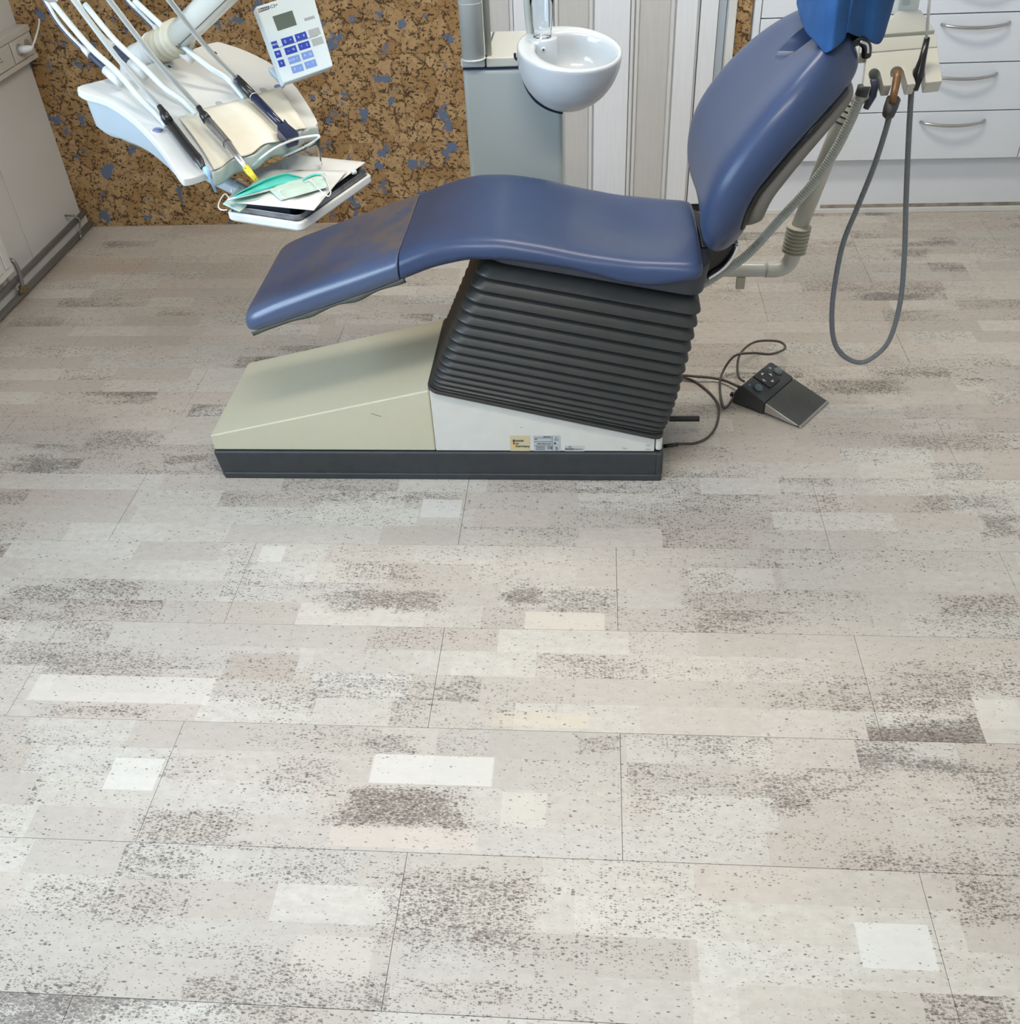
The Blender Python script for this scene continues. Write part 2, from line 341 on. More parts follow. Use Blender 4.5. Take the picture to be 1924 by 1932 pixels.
def thing(name, label, cat, loc, group=None):
    o = bpy.data.objects.new(name, None); C.objects.link(o); o.location = V(loc); o.empty_display_size = .05
    o['label'] = label; o['category'] = cat
    if group: o['group'] = group
    return o
def tag(o, label, cat, group=None):
    o['label'] = label; o['category'] = cat
    if group: o['group'] = group
    return o
def struct(o): o['kind'] = 'structure'; return o

def join(parts):
    vs, fs = [], []
    for v, f in parts:
        k = len(vs); vs += list(v); fs += [tuple(i + k for i in q) for q in f]
    return vs, fs
def box(x0, x1, y0, y1, z0, z1):
    vs = [V((x, y, z)) for z in (z0, z1) for y in (y0, y1) for x in (x0, x1)]
    return vs, [(0, 2, 3, 1), (4, 5, 7, 6), (0, 1, 5, 4), (2, 6, 7, 3), (0, 4, 6, 2), (1, 3, 7, 5)]
def prism(poly, ext):
    """polygon of 3D points pushed along ext"""
    n = len(poly); vs = [V(p) for p in poly] + [V(p) + V(ext) for p in poly]
    fs = [tuple(range(n)), tuple(range(2 * n - 1, n - 1, -1))] + [(i, (i + 1) % n, n + (i + 1) % n, n + i) for i in range(n)]
    return vs, fs
def obox(o, a, b, c):
    o, a, b, c = V(o), V(a), V(b), V(c)
    return prism([o, o + a, o + a + b, o + b], c)
def cr(pts, n=8, closed=False):
    """Catmull-Rom through points (Vectors), returns a denser list"""
    P = [V(p) for p in pts]; out = []; N = len(P)
    rng = N if closed else N - 1
    for i in range(rng):
        if closed: p0, p1, p2, p3 = P[(i - 1) % N], P[i], P[(i + 1) % N], P[(i + 2) % N]
        else: p0, p1, p2, p3 = P[max(i - 1, 0)], P[i], P[i + 1], P[min(i + 2, N - 1)]
        for k in range(n):
            t = k / n; out.append(.5 * ((2 * p1) + (p2 - p0) * t + (2 * p0 - 5 * p1 + 4 * p2 - p3) * t * t + (3 * p1 - p0 - 3 * p2 + p3) * t ** 3))
    if not closed: out.append(P[-1])
    return out
def tube(pts, r, seg=12, cap=True):
    P = [V(p) for p in pts]; n = len(P); rr = r if isinstance(r, (list, tuple)) else [r] * n
    vs, fs = [], []; t = (P[1] - P[0]).normalized(); ref = V((0, 0, 1)) if abs(t.z) < .9 else V((1, 0, 0)); u = t.cross(ref).normalized()
    for i in range(n):
        t = (P[min(i + 1, n - 1)] - P[max(i - 1, 0)]); t = t.normalized() if t.length > 1e-9 else V((0, 0, 1))
        u = (u - t * u.dot(t)).normalized(); w_ = t.cross(u)
        for k in range(seg):
            a = 2 * math.pi * k / seg; vs.append(P[i] + (u * math.cos(a) + w_ * math.sin(a)) * rr[i])
    for i in range(n - 1):
        for k in range(seg): fs.append((i * seg + k, i * seg + (k + 1) % seg, (i + 1) * seg + (k + 1) % seg, (i + 1) * seg + k))
    if cap: fs.append(tuple(range(seg))[::-1]); fs.append(tuple((n - 1) * seg + k for k in range(seg)))
    return vs, fs
def ctube(pts, r, n=8, seg=12):
    return tube(cr(pts, n), r, seg)
def lathe(prof, o, ax, seg=32):
    """prof: list (r, h) along axis ax from o"""
    o, ax = V(o), V(ax).normalized(); u = ax.cross(V((0, 1, 0)) if abs(ax.y) < .9 else V((1, 0, 0))).normalized(); w_ = ax.cross(u)
    vs, fs = [], []; n = len(prof)
    for r, h in prof:
        for k in range(seg):
            a = 2 * math.pi * k / seg; vs.append(o + ax * h + (u * math.cos(a) + w_ * math.sin(a)) * max(r, 1e-5))
    for i in range(n - 1):
        for k in range(seg): fs.append((i * seg + k, i * seg + (k + 1) % seg, (i + 1) * seg + (k + 1) % seg, (i + 1) * seg + k))
    fs.append(tuple(range(seg))[::-1]); fs.append(tuple((n - 1) * seg + k for k in range(seg)))
    return vs, fs
def loft(rings, cap=True, closed=True):
    m = len(rings[0]); vs = [V(p) for r in rings for p in r]; fs = []
    for i in range(len(rings) - 1):
        for k in range(m if closed else m - 1): fs.append((i * m + k, i * m + (k + 1) % m, (i + 1) * m + (k + 1) % m, (i + 1) * m + k))
    if cap and closed: fs.append(tuple(range(m))[::-1]); fs.append(tuple((len(rings) - 1) * m + k for k in range(m)))
    return vs, fs
def grid(fn, nu, nv):
    vs = [V(fn(i / nu, j / nv)) for j in range(nv + 1) for i in range(nu + 1)]
    fs = [(j * (nu + 1) + i, j * (nu + 1) + i + 1, (j + 1) * (nu + 1) + i + 1, (j + 1) * (nu + 1) + i) for j in range(nv) for i in range(nu)]
    return vs, fs
def lerp(a, b, t): return a + (b - a) * t
def interp(x, xs, ys): return float(np.interp(x, xs, ys))
def text(body, o, xd, yd, size, m, parent, name='lettering', bold=0.0, shear=0.0):
    c = bpy.data.curves.new(name, 'FONT'); c.body = body; c.size = 1.0; c.offset = bold; c.align_x = 'CENTER'; c.align_y = 'CENTER'; c.resolution_u = 2; c.extrude = 0.01; c.shear = shear
    t = bpy.data.objects.new('tmp', c); C.objects.link(t); dg = bpy.context.evaluated_depsgraph_get(); dg.update()
    me = bpy.data.meshes.new_from_object(t.evaluated_get(dg)); bpy.data.objects.remove(t)
    xd, yd = V(xd).normalized(), V(yd).normalized(); zd = xd.cross(yd); o = V(o)
    vs = [o + (xd * v.co.x + yd * v.co.y) * size + zd * v.co.z * .03 for v in me.vertices]; fs = [tuple(p.vertices) for p in me.polygons]
    return mk(name, vs, fs, m, parent)

# ------------------------------------------------------------------ room shell
XL, XR, YB, YF, ZC = -2.156, 2.5, 3.822, -1.6, 2.6
SEAM0, PW, PL = 2.1068, 0.28443, 0.914
floor = struct(mk('floor', *box(XL, XR, YF, YB + .2, -.06, -.0045), mat('floor_substrate', (.16, .13, .10), .8)))
k0 = -7
for k in range(k0, 14):
    ya, yb = SEAM0 - (k + 1) * PW, SEAM0 - k * PW
    if yb < YF + .05: break
    yb = min(yb, YB + .1)
    ph = .584 if k % 2 == 0 else .0645
    x = ph - PL * 3
    x = x - PL if x > XL else x
    while x < XR:
        a, b_ = max(x, XL + .005), min(x + PL, XR)
        if b_ - a > .02 and yb - ya > .02:
            g = .00035
            o = mk('plank', *box(a + g, b_ - g, ya + g, yb - g, -.005, 0.0), FLOOR, floor, bevel=.0007, seg=1)
        x += PL
# walls
wb = struct(mk('wall_back', *join([box(XL, -.402, YB + .012, YB + .12, 0, ZC), box(-.402, .497, YB + .012, YB + .12, 2.15, ZC), box(.497, .555, YB + .012, YB + .12, 0, ZC), box(-.402, .55, YB + .13, YB + .2, 0, ZC), box(.555, XR, YB + .5, YB + .6, 0, ZC), box(.5565, .5785, YB + .125, YB + .5, 1.095, ZC)]), WALLW))
# door opening sits in front of the backing: tiles only either side of the door
zs = [0.0, .3215, .646, .97, 1.295, 1.62, 1.945, 2.27, ZC]
for i in range(len(zs) - 1):
    off = -.72 + (0 if i % 2 == 1 else .325)
    x = off - .65 * 4
    while x < -.40:
        a, b_ = max(x, XL), min(x + .65, -.40)
        if b_ - a > .02: mk('tile', *box(a + .0004, b_ - .0004, YB, YB + .0119, zs[i] + .0004, zs[i + 1] - .0004), CORK, wb, bevel=.0008, seg=1)
        x += .65
    mk('tile', *box(.497, .552, YB, YB + .0119, zs[i] + .0004, zs[i + 1] - .0004), CORK, wb, bevel=.0008, seg=1)
wl = struct(mk('wall_left', *join([box(XL - .25, XL, YF, YB + .1, 0, 1.05), box(XL - .25, XL, YF, YB + .1, 2.35, ZC), box(XL - .25, XL, YF, -.7, 1.05, 2.35), box(XL - .25, XL, 1.85, YB + .1, 1.05, 2.35)]), WALLW))
pn = mk('panel', *box(XL, XL + .012, 3.384, YB, .05, 1.02), WALLW, wl, bevel=.002)
pn2 = mk('panel', *box(XL, XL + .012, 2.2, 3.380, .05, 1.02), WALLW, wl, bevel=.002)
struct(mk('wall_right', *box(XR, XR + .1, YF, YB + .6, 0, ZC), WALLW))
struct(mk('wall_front', *box(XL, XR, YF - .1, YF, 0, ZC), WALLW))
struct(mk('ceiling', *box(XL - .2, XR + .1, YF - .1, YB + .6, ZC, ZC + .1), CEILM))
struct(mk('baseboard_left', *box(XL, XL + .036, YF, YB - .002, 0, .052), SKIRT, bevel=.003))
# window in the left wall
wf = struct(mk('window_1', *join([box(XL - .18, XL - .12, -.7, 1.85, 1.05, 1.11), box(XL - .18, XL - .12, -.7, 1.85, 2.29, 2.35), box(XL - .18, XL - .12, -.7, -.64, 1.11, 2.29), box(XL - .18, XL - .12, 1.79, 1.85, 1.11, 2.29), box(XL - .18, XL - .12, .55, .61, 1.11, 2.29)]), WHITEP, bevel=.004))
mk('pane', *box(XL - .152, XL - .148, -.64, .55, 1.11, 2.29), GLASS, wf); mk('pane', *box(XL - .152, XL - .148, .61, 1.79, 1.11, 2.29), GLASS, wf)
mk('window_sill', *box(XL - .12, XL + .03, -.7, 1.85, 1.03, 1.052), WHITEP, wf, bevel=.004)
# ceiling lamps (above and outside the picture)
for i, (lx, ly) in enumerate([(-.15, 1.05), (.3, 2.75)]):
    t = thing('ceiling_light', 'long ceiling light panel above the ' + ('foot of the open floor' if i == 0 else 'chair near the cabinet wall'), 'light', (lx, ly, ZC - .07), 'ceiling light panels')
    mk('frame', *join([box(lx - .62, lx + .62, ly - .17, ly + .17, ZC - .03, ZC - .001), box(lx - .62, lx - .6, ly - .17, ly + .17, ZC - .07, ZC - .03), box(lx + .6, lx + .62, ly - .17, ly + .17, ZC - .07, ZC - .03), box(lx - .6, lx + .6, ly - .17, ly - .15, ZC - .07, ZC - .03), box(lx - .6, lx + .6, ly + .15, ly + .17, ZC - .07, ZC - .03)]), WHITEP, t)
    mk('diffuser', *box(lx - .6, lx + .6, ly - .15, ly + .15, ZC - .066, ZC - .06), LAMPE, t)

# ------------------------------------------------------------------ panelled door
YD = 3.85
d1 = struct(mk('door_1', *box(-.40, .372, YD + .0065, YD + .05, .045, 2.1), DMOULD))
def dbd(a, b_, dy, m, nm='board'): mk(nm, *box(a, b_, YD - dy, YD + .0064, .047, 2.098), m, d1, bevel=.002)
for off in (-.291, 0):
    dbd(-.0014 + off, .126 + off, .008, DWHITE); dbd(.146 + off, .158 + off, .004, DMOULD, 'moulding'); dbd(.161 + off, .268 + off, -.004, DGREYB)
    dbd(.129 + off, .141 + off, .011, DMOULD, 'moulding'); dbd(.271 + off, .284 + off, .004, DMOULD, 'moulding')
dbd(-.40, -.3085, -.004, DGREYB); dbd(-.3065, -.2945, .004, DMOULD, 'moulding'); dbd(-.0055, -.0024, .004, DMOULD, 'moulding'); dbd(.290, .3635, .008, DWHITE)
struct(mk('trim_1', *box(.375, .436, YD - .008, YD + .05, .047, 2.15), DWHITE, bevel=.002))
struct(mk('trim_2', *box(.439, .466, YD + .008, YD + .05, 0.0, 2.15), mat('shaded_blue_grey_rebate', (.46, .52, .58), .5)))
struct(mk('trim_3', *box(.468, .496, YB - .018, YD + .05, 0.0, 2.2), SKIRT, bevel=.003))
struct(mk('trim_4', *box(-.40, .44, YD + .02, YD + .06, 0, .044), GAPM))
struct(mk('trim_5', *box(-.44, .44, YD - .03, YD + .09, -.004, .006), GROUT, bevel=.002))
struct(mk('trim_6', *box(-.41, -.398, YB - .006, YD + .05, .0, 2.15), SKIRT, bevel=.002))

# ------------------------------------------------------------------ built-in drawer cabinet
YC = 3.80
cab = thing('drawer_cabinet', 'white built-in drawer cabinet with curved metal handles on a pale plinth', 'cabinet', (1.07, YC, 0))
mk('carcass', *join([box(.556, .579, YC - .004, YB + .499, .0, 1.054), box(.579, 2.46, YC + .03, YB + .499, .245, 1.054)]), CABW, cab, bevel=.002)
mk('carcass_core', *box(.582, 1.60, YC + .021, YC + .029, .226, 1.052), GAPM, cab)
mk('plinth', *box(.58, 2.46, YC + .045, YC + .07, 0.012, .24), CABW, cab)
struct(mk('baseboard_right', *box(.58, XR - .002, YC + .036, YC + .0445, 0, .02), SKIRT, bevel=.002))
struct(mk('trim_7', *box(.9, XR - .002, YC + .0445, YC + .0449, .02, .034), GROUT))
zr = [.223, .399, .566, .728, .89, 1.05]
def handle(x, z, par):
    pts = [V((x - .115 + .23 * t, YC - .006 - .030 * math.sin(math.pi * t) ** .6 if 0 < t < 1 else YC, z + .006 * (2 * t - 1) ** 2)) for t in [i / 16 for i in range(17)]]
    mk('handle', *tube(pts, [.0045 + .0015 * math.sin(math.pi * i / 16) for i in range(17)], 10), STEEL, par, smooth=True, label='curved brushed metal handle')
for i in range(5):
    z0, z1 = zr[i] + .002, zr[i + 1] - .002
    d = mk('drawer', *box(1.082, 1.585, YC, YC + .019, z0, z1), CABW, cab, bevel=.0015)
    pz = {0: .350, 1: .515, 2: .688, 3: .775, 4: .95}[i]
    handle(1.318, [atz_ for atz_ in (at(1811, 231, YC).z, at(1837, 143, YC).z, at(1855, 47, YC).z, at(1865, 3, YC).z + .05, .97)][i], d)
    if i != 2 or True:
        lz = [(.225, .397), (.401, .729), (.733, 1.05)]
for z0, z1 in lz:
    mk('drawer', *box(.582, 1.078, YC, YC + .019, z0, z1), CABW, cab, bevel=.0015)
mk('end_panel', *box(1.589, 2.46, YC, YC + .019, .225, 1.05), CABW, cab, bevel=.0015)
mk('top_panel', *box(.556, XR - .002, YC - .012, YB + .499, 1.055, 1.092), WHITEP, cab, bevel=.003)

# ------------------------------------------------------------------ left wall: sockets, pipes, radiator
XT = -2.13
tr = thing('socket_trunking', 'aged white wall trunking with power sockets in the left corner', 'socket strip', (XL + .02, 3.5, .67))
ZT0, ZT1 = .672, .79
x1 = XL + .055
mk('duct', *box(XL + .0125, x1, 2.6, YB - .004, ZT0, ZT1), TRUNK, tr, bevel=.004)
mk('cover_lip', *join([box(x1, x1 + .004, 2.6, YB - .006, ZT1 - .022, ZT1 - .002), box(x1, x1 + .004, 2.6, YB - .006, ZT0 + .002, ZT0 + .018)]), TRUNK, tr, bevel=.001)
for (ya, yb, nm) in [(3.645, 3.79, 'socket_plate'), (3.49, 3.635, 'socket_plate'), (3.30, 3.44, 'socket_plate')]:
    sp = mk(nm, *box(x1 + .0005, x1 + .008, ya, yb, ZT0 + .022, ZT1 - .026), TRUNK, tr, bevel=.003)
    if nm and ya > 3.6:
        for yy in (3.69, 3.755): mk('socket_well', *lathe([(.0, .002), (.019, .002), (.021, .0012), (.021, 0)], (x1 + .0085, yy, (ZT0 + ZT1) / 2), (1, 0, 0), 20), mat('socket_shadow', (.30, .28, .25), .6), sp, smooth=False)
    else:
        for q in range(5): mk('pin_hole', *box(x1 + .0082, x1 + .0088, ya + .05 + .008 * (q % 3), ya + .053 + .008 * (q % 3), .725 + .010 * (q // 3), .729 + .010 * (q // 3)), INK, sp)
pz = (ZT0 + ZT1) / 2
pl = thing('power_plug', 'white plug with thin cable pushed into the corner socket', 'plug', (x1 + .01, 3.69, pz))
mk('plug_body', *tube([V((x1 + .008, 3.69, pz)), V((x1 + .03, 3.695, pz)), V((x1 + .05, 3.70, pz + .003)), V((x1 + .056, 3.703, pz + .004))], [.013, .014, .010, .004], 12), WHITEP, pl, smooth=True)
c0 = V((x1 + .054, 3.702, pz + .004))
mk('cable', *ctube([c0, atx(70, 62, x1 + .06), atx(74, 40, x1 + .05), atx(68, 15, x1 + .04), atx(57, -8, x1 + .03), atx(45, -60, x1 + .02)], .0035, 8, 8), WHITEP, pl, smooth=True)
# heating pipes
XP = -2.105
pa, pb = atx(0, 543, XP), atx(169, 391, XP)
hp = thing('heating_pipes', 'two grey heating pipes running low along the left wall', 'pipe', (XP, 3.4, 0.0))
mk('pipe', *tube([V((XP, 1.2, .078)), V((XP, 3.79, .078))], .0115, 12), PIPEG, hp, smooth=True)
mk('pipe', *tube([V((XP, 1.2, .022)), V((XP, 3.81, .022))], .0115, 12), PIPEG, hp, smooth=True)
for yy in (3.70, 2.7):
    mk('bracket', *join([tube([V((XL + .012, yy, .10)), V((XP, yy, .098)), V((XP + .014, yy, .085)), V((XP + .014, yy, .068))], .004, 8), tube([V((XL + .036, yy - .03, .012)), V((XP + .014, yy - .03, .012)), V((XP + .015, yy - .03, .03))], .004, 8), tube([V((XP + .014, yy, .068)), V((XP + .014, yy - .03, .03))], .003, 8)]), PIPEG, hp, smooth=True)
v0, v1 = atx(26, 494, XP + .02), atx(43, 545, XP + .02)
mk('elbow', *ctube([v0 + V((-.03, 0, .01)), v0, lerp(v0, v1, .5) + V((.004, .004, 0)), v1], .008, 6, 10), PIPEG, hp, smooth=True)
mk('valve', *join([tube([v1 + V((0, 0, .012)), v1 + V((0, 0, -.01))], .014, 8), tube([v1 + V((-.005, -.02, -.004)), v1 + V((.005, .022, -.004))], .009, 8)]), BRASS, hp, bevel=.002, label='dirty brass valve')
# radiator
ry1 = atx(27, 490, -2.07).y
rad = thing('radiator', 'white panel radiator at the left edge above the heating pipes', 'radiator', (-2.09, ry1 - .5, .12))
mk('radiator_panel', *box(-2.115, -2.07, 1.7, ry1 - .02, .13, .62), SKIRT, rad, bevel=.006)
for k in range(10):
    yy = ry1 - .06 - k * .05
    mk('rib', *box(-2.07, -2.064, yy - .014, yy + .014, .16, .58), SKIRT, rad, bevel=.005)

# ------------------------------------------------------------------ dental chair
YN, YFAR = 2.097, 2.475
chair = thing('dental_chair', 'blue reclining dental chair on a cream base with black bellows', 'dental chair', (-.4, 2.28, 0))
mk('plinth', *loft([[V((x, y, z)) for x, y in ((a_, YN - .004), (b_, YN - .004), (b_, YFAR + .005), (a_, YFAR + .005))] for z, a_, b_ in ((0, -1.016, .176), (.018, -1.018, .176), (.089, -1.027, .178))]), PLINTH, chair, bevel=.007, seg=3, label='dark grey plinth of the base')
mk('plinth_foot', *box(-1.012, .188, YN - .008, YFAR + .01, 0, .02), PLINTH, chair, bevel=.004)
mk('plinth_end_cap', *box(.172, .190, YN - .007, YFAR + .008, .018, .090), PLINTH, chair, bevel=.006)
# cream wedge, white side panel
prof = [(-1.022, .092), (-1.024, .139), (-.418, .281), (-.413, .281), (-.413, .092)]
mk('base_cover', *prism([V((x, YN, z)) for x, z in prof], (0, YFAR - YN, 0)), CREAM, chair, bevel=.015, seg=3, label='cream sloping cover of the base')
prof = [(-.4125, .092), (-.4125, .281), (.166, .137), (.166, .092)]
mk('base_side_panel', *prism([V((x, YN + .001, z)) for x, z in prof], (0, YFAR - YN - .002, 0)), PANELW, chair, bevel=.002, label='white rear side panel with stickers')
mk('base_end_cap', *box(.168, .186, YN + .001, YFAR - .001, .094, .136), PANELW, chair, bevel=.006)
mk('dowel', *tube([V((-1.045, 2.40, .05)), V((-1.0, 2.40, .055))], .012, 10), mat('brown_peg', (.07, .05, .05), .5), chair, smooth=True)
mk('peg', *tube([at(1262, 790, 2.30), at(1319, 790, 2.30)], .0085, 10), BLACK, chair, smooth=False)
# stickers
def sticker(px0, py0, px1, py1, m, nm='sticker', lab=None):
    a, b_ = at(px0, py1, YN), at(px1, py0, YN)
    return mk(nm, *box(a.x, b_.x, YN + .0004, YN + .0012, a.z, b_.z), m, chair, label=lab), a, b_
for args in [(963, 822, 999, 851, LABY, 'tan label with made in Germany print'), (1007, 822, 1057, 851, LABG, 'grey rating plate label'), (1065, 841, 1102, 851.5, LABW, 'small white label')]:
    o, a, b_ = sticker(*args[:5], lab=args[5])
    w_, h_ = b_.x - a.x, b_.z - a.z; y_ = YN - .0001; X_, Z_ = V((1, 0, 0)), V((0, 0, 1))
    def P(u, v): return V((a.x + w_ * u, y_, a.z + h_ * v))
    def bar(u0, u1, v0, v1, m): mk('print_mark', *box(a.x + w_ * u0, a.x + w_ * u1, y_ - .0001, y_ + .0004, a.z + h_ * v0, a.z + h_ * v1), m, o)
    if args[4] is LABY:
        bar(.14, .25, .60, .74, INK); bar(.14, .25, .43, .57, REDI); bar(.14, .25, .26, .40, YELI)
        text('made', P(.48, .68), X_, Z_, h_ * .20, INK, o, bold=.01); text('in', P(.37, .50), X_, Z_, h_ * .20, INK, o, bold=.01); text('Germany', P(.62, .32), X_, Z_, h_ * .20, INK, o, bold=.01)
    elif args[4] is LABG:
        bar(.02, .68, .60, .615, INK); bar(.02, .68, .34, .355, INK); bar(.69, .70, .02, .98, INK); bar(.02, .68, .84, .85, INK)
        text('SIRONA', P(.5, .92), X_, Z_, h_ * .10, INK, o); text('REF', P(.09, .76), X_, Z_, h_ * .09, INK, o); text('230V 50Hz 6.3A', P(.38, .47), X_, Z_, h_ * .11, INK, o)
        text('CE', P(.60, .20), X_, Z_, h_ * .22, INK, o, bold=.01)
        for q in range(4): bar(.08, .42, .28 - q * .07, .295 - q * .07, INK)
        mk('print_mark', *tube([P(.78, .70), P(.85, .90), P(.92, .70), P(.78, .70)], .0004, 5), INK, o); bar(.76, .83, .45, .56, INK); bar(.85, .94, .45, .56, LABW)
        mk('print_mark', *join([tube([P(.85, .28), P(.85, .15)], .0008, 5), tube([P(.80, .22), P(.90, .22)], .0005, 5), tube([P(.80, .04), P(.85, .15), P(.90, .04)], .0005, 5)]), INK, o)
    else:
        text('DVGW', P(.26, .38), X_, Z_, h_ * .42, INK, o, bold=.02); text('Einzelsicherung', P(.72, .38), X_, Z_, h_ * .17, INK, o)
        mk('print_mark', *tube([P(.2, .7), P(.26, .9), P(.34, .7)], .0008, 5), INK, o)
# scratches on the side
for (a0, b0, a1, b1) in [(700, 780, 719, 786), (1175, 845, 1182, 847), (1218, 840, 1226, 840), (1218, 848, 1228, 848), (982, 807, 985, 805)]:
    p_, q_ = at(a0, b0, YN - .0008), at(a1, b1, YN - .0008)
    mk('scratch', *tube([p_, q_], .0005, 4), INK, chair)

# bellows
def rrect(x0, x1, y0, y1, zf, r, n=5):
    out = []
    for cx, cy, a0 in ((x1 - r, y0 + r, -90), (x1 - r, y1 - r, 0), (x0 + r, y1 - r, 90), (x0 + r, y0 + r, 180)):
        for k in range(n + 1):
            a = math.radians(a0 + 90 * k / n); x = cx + r * math.cos(a); out.append(V((x, cy + r * math.sin(a), zf(x))))
    return out
NB = 15
rings = []
xl0, zl0, xr0, zr0 = -.412, .292, .183, .146
xl1, zl1, xr1, zr1 = -.262, .628, .262, .52
def bel(t, inset):
    xl, zl, xr, zr_ = lerp(xl0, xl1, t), lerp(zl0, zl1, t), lerp(xr0 + .004, xr1, t ** .65), lerp(zr0, zr1, t)
    sl = (zr_ - zl) / (xr - xl)
    return rrect(xl + inset, xr - inset, 2.092 + inset, 2.478 - inset - .03 * t, lambda x: zl + sl * (x - xl), .035 - inset * .5)
ts = [((i + .0) / NB) ** 1.5 for i in range(NB + 1)]
for i in range(NB):
    t0, t1 = ts[i], ts[i + 1]; dt = t1 - t0
    ins = .010 + .016 * (dt / .1)
    for f, s in ((0.0, ins * 1.25), (.05, ins * .8), (.09, .003), (.14, 0), (.22, .0), (.32, .002), (.75, ins * .35), (.97, ins * .8)):
        rings.append(bel(t0 + dt * f, s))
mk('bellows', *loft(rings), RUBBER, chair, smooth=True, label='black ribbed rubber bellows')
mk('bellows_collar', *loft([rrect(-.418, .188, 2.086, 2.474, lambda x: .281 + (x + .413) * (-.249) + .001, .03), rrect(-.418, .188, 2.086, 2.474, lambda x: .281 + (x + .413) * (-.249) + .011, .03)]), RUBBER, chair, bevel=.002)
# slate under-tray between seat and bellows
mk('seat_pan', *loft([rrect(-.25, .262, 2.10, 2.44, lambda x: interp(x, [-.25, .26], [.632, .53]), .05), rrect(-.25, .272, 2.09, 2.45, lambda x: interp(x, [-.25, .26], [.650, .61]), .05)]), SLATE, chair, bevel=.006, label='dark slate pan under the seat')

# seat and legrest cushions
SY0, SY1 = 2.05, 2.46
crest = [(451, 593), (520, 562), (600, 532), (670, 508), (740, 483), (800, 459), (860, 450), (943, 449), (1020, 461), (1110, 479), (1200, 491), (1300, 494)]
bott = [(463, 629), (530, 607), (610, 580), (690, 552), (756, 528), (815, 505), (885, 491), (961, 495), (1081, 512), (1172, 537), (1232, 545), (1307, 533)]
faro = [(527, 465), (569, 446), (640, 419), (720, 389), (800, 362), (850, 342), (900, 329), (960, 328), (1020, 336), (1080, 350), (1160, 366), (1230, 373), (1275, 377)]
def prof_(pts, y):
    q = sorted([(at(a, b, y).x, at(a, b, y).z) for a, b in pts]); return [p[0] for p in q], [p[1] for p in q]
cxs, czs = prof_(crest, SY0 + .02); bxs, bzs = prof_(bott, SY0 + .012); bzs = [z - interp(x, [-.5, -.2], [.010, .004]) for x, z in zip(bxs, bzs)]; fxs, fzs = prof_(faro, SY1 - .03)
def cushion_ring(x, k=1.0, dip=0.0, sh=0.0):
    zc, zb, zf = interp(x, cxs, czs), interp(x, bxs, bzs), interp(x, fxs, fzs)
    zb2 = zb; mid = (zc + zb) / 2; a, b_ = SY0, SY1; c_ = (a + b_) / 2
    pts = [(a + .05, zb), (a + .02, zb + .002), (a + .002, zb + .018), (a, mid), (a + .004, zc - .016), (a + .020, zc - .002)]
    for t in (.08, .2, .35, .5, .65, .8, .92):
        y = lerp(a + .020, b_ - .020, t); z = lerp(zc, zf, t) - dip * math.sin(math.pi * t) ** 2; pts.append((y, z))
    pts += [(b_ - .020, zf - .002), (b_ - .004, zf - .016), (b_, (zf + zb2) / 2), (b_ - .004, zb2 + .014), (b_ - .05, zb2)]
    zm = (zc + zf) / 2 * .5 + zb * .5
    return [V((x + sh * ((z - zm) / .05), c_ + (y - c_) * (1 - (1 - k) * .35), zm + (z - zm) * k)) for y, z in pts]
def cushion(name, xa, xb, m, enda, endb, dipf, lab):
    rg = []
    n = 22
    if enda: rg += [cushion_ring(xa + .002, .35, 0), cushion_ring(xa + .004, .72, 0), cushion_ring(xa + .012, .92, dipf(xa))]
    else: rg += [cushion_ring(xa, .9, dipf(xa)), cushion_ring(xa + .001, .992, dipf(xa))]
    for i in range(n + 1):
        x = lerp(xa + (.03 if enda else .004), xb - (.035 if endb else .004), i / n); rg.append(cushion_ring(x, 1, dipf(x)))
    if endb: rg += [cushion_ring(xb - .014, .94, dipf(xb)), cushion_ring(xb - .004, .74, 0), cushion_ring(xb, .35, 0)]
    else: rg += [cushion_ring(xb - .001, .992, dipf(xb)), cushion_ring(xb, .9, dipf(xb))]
    return mk(name, *loft(rg), m, chair, smooth=True, sub=2, label=lab)
cushion('legrest', -.843, -.443, WORN, True, False, lambda x: .002, 'worn blue legrest cushion under a scuffed cover')
cushion('seat', -.4425, .252, BLUE, False, True, lambda x: interp(x, [-.3, -.05, .12, .25], [0, .006, .022, .006]), 'smooth blue seat cushion')
# translucent cover hem hanging under the legrest
hx = [(474, 630), (500, 624), (540, 614), (570, 607), (600, 600), (640, 588), (670, 572), (700, 563), (735, 548), (765, 540)]
def hem(u, v):
    v = v * .6
    i = u * (len(hx) - 1); k = min(int(i), len(hx) - 2); p = lerp(at(*hx[k], SY0 + .01), at(*hx[k + 1], SY0 + .01), i - k)
    zb = interp(p.x, bxs, bzs); return V((p.x, SY0 + .012 + v * (.012 + .006 * math.sin(u * 26)), zb + .008 - v * (.016 + .005 * math.sin(u * 19 + 1))))
HEM = mat('olive_film', (.10, .115, .10), .3, coat=.4)
mk('cover_hem', *grid(hem, 60, 3), HEM, chair, smooth=True, solid=.002, label='loose grey-green hem of the legrest cover')
mk('hem_seam', *tube([hem(i / 60, 1.0) for i in range(61)], .0022, 6), INK, chair, smooth=True)
mk('legrest_plate', *prism([V((-.78, 2.12, .482)), V((-.47, 2.12, .588)), V((-.46, 2.12, .578)), V((-.78, 2.12, .470))], (0, .30, 0)), DGREY, chair, bevel=.004)

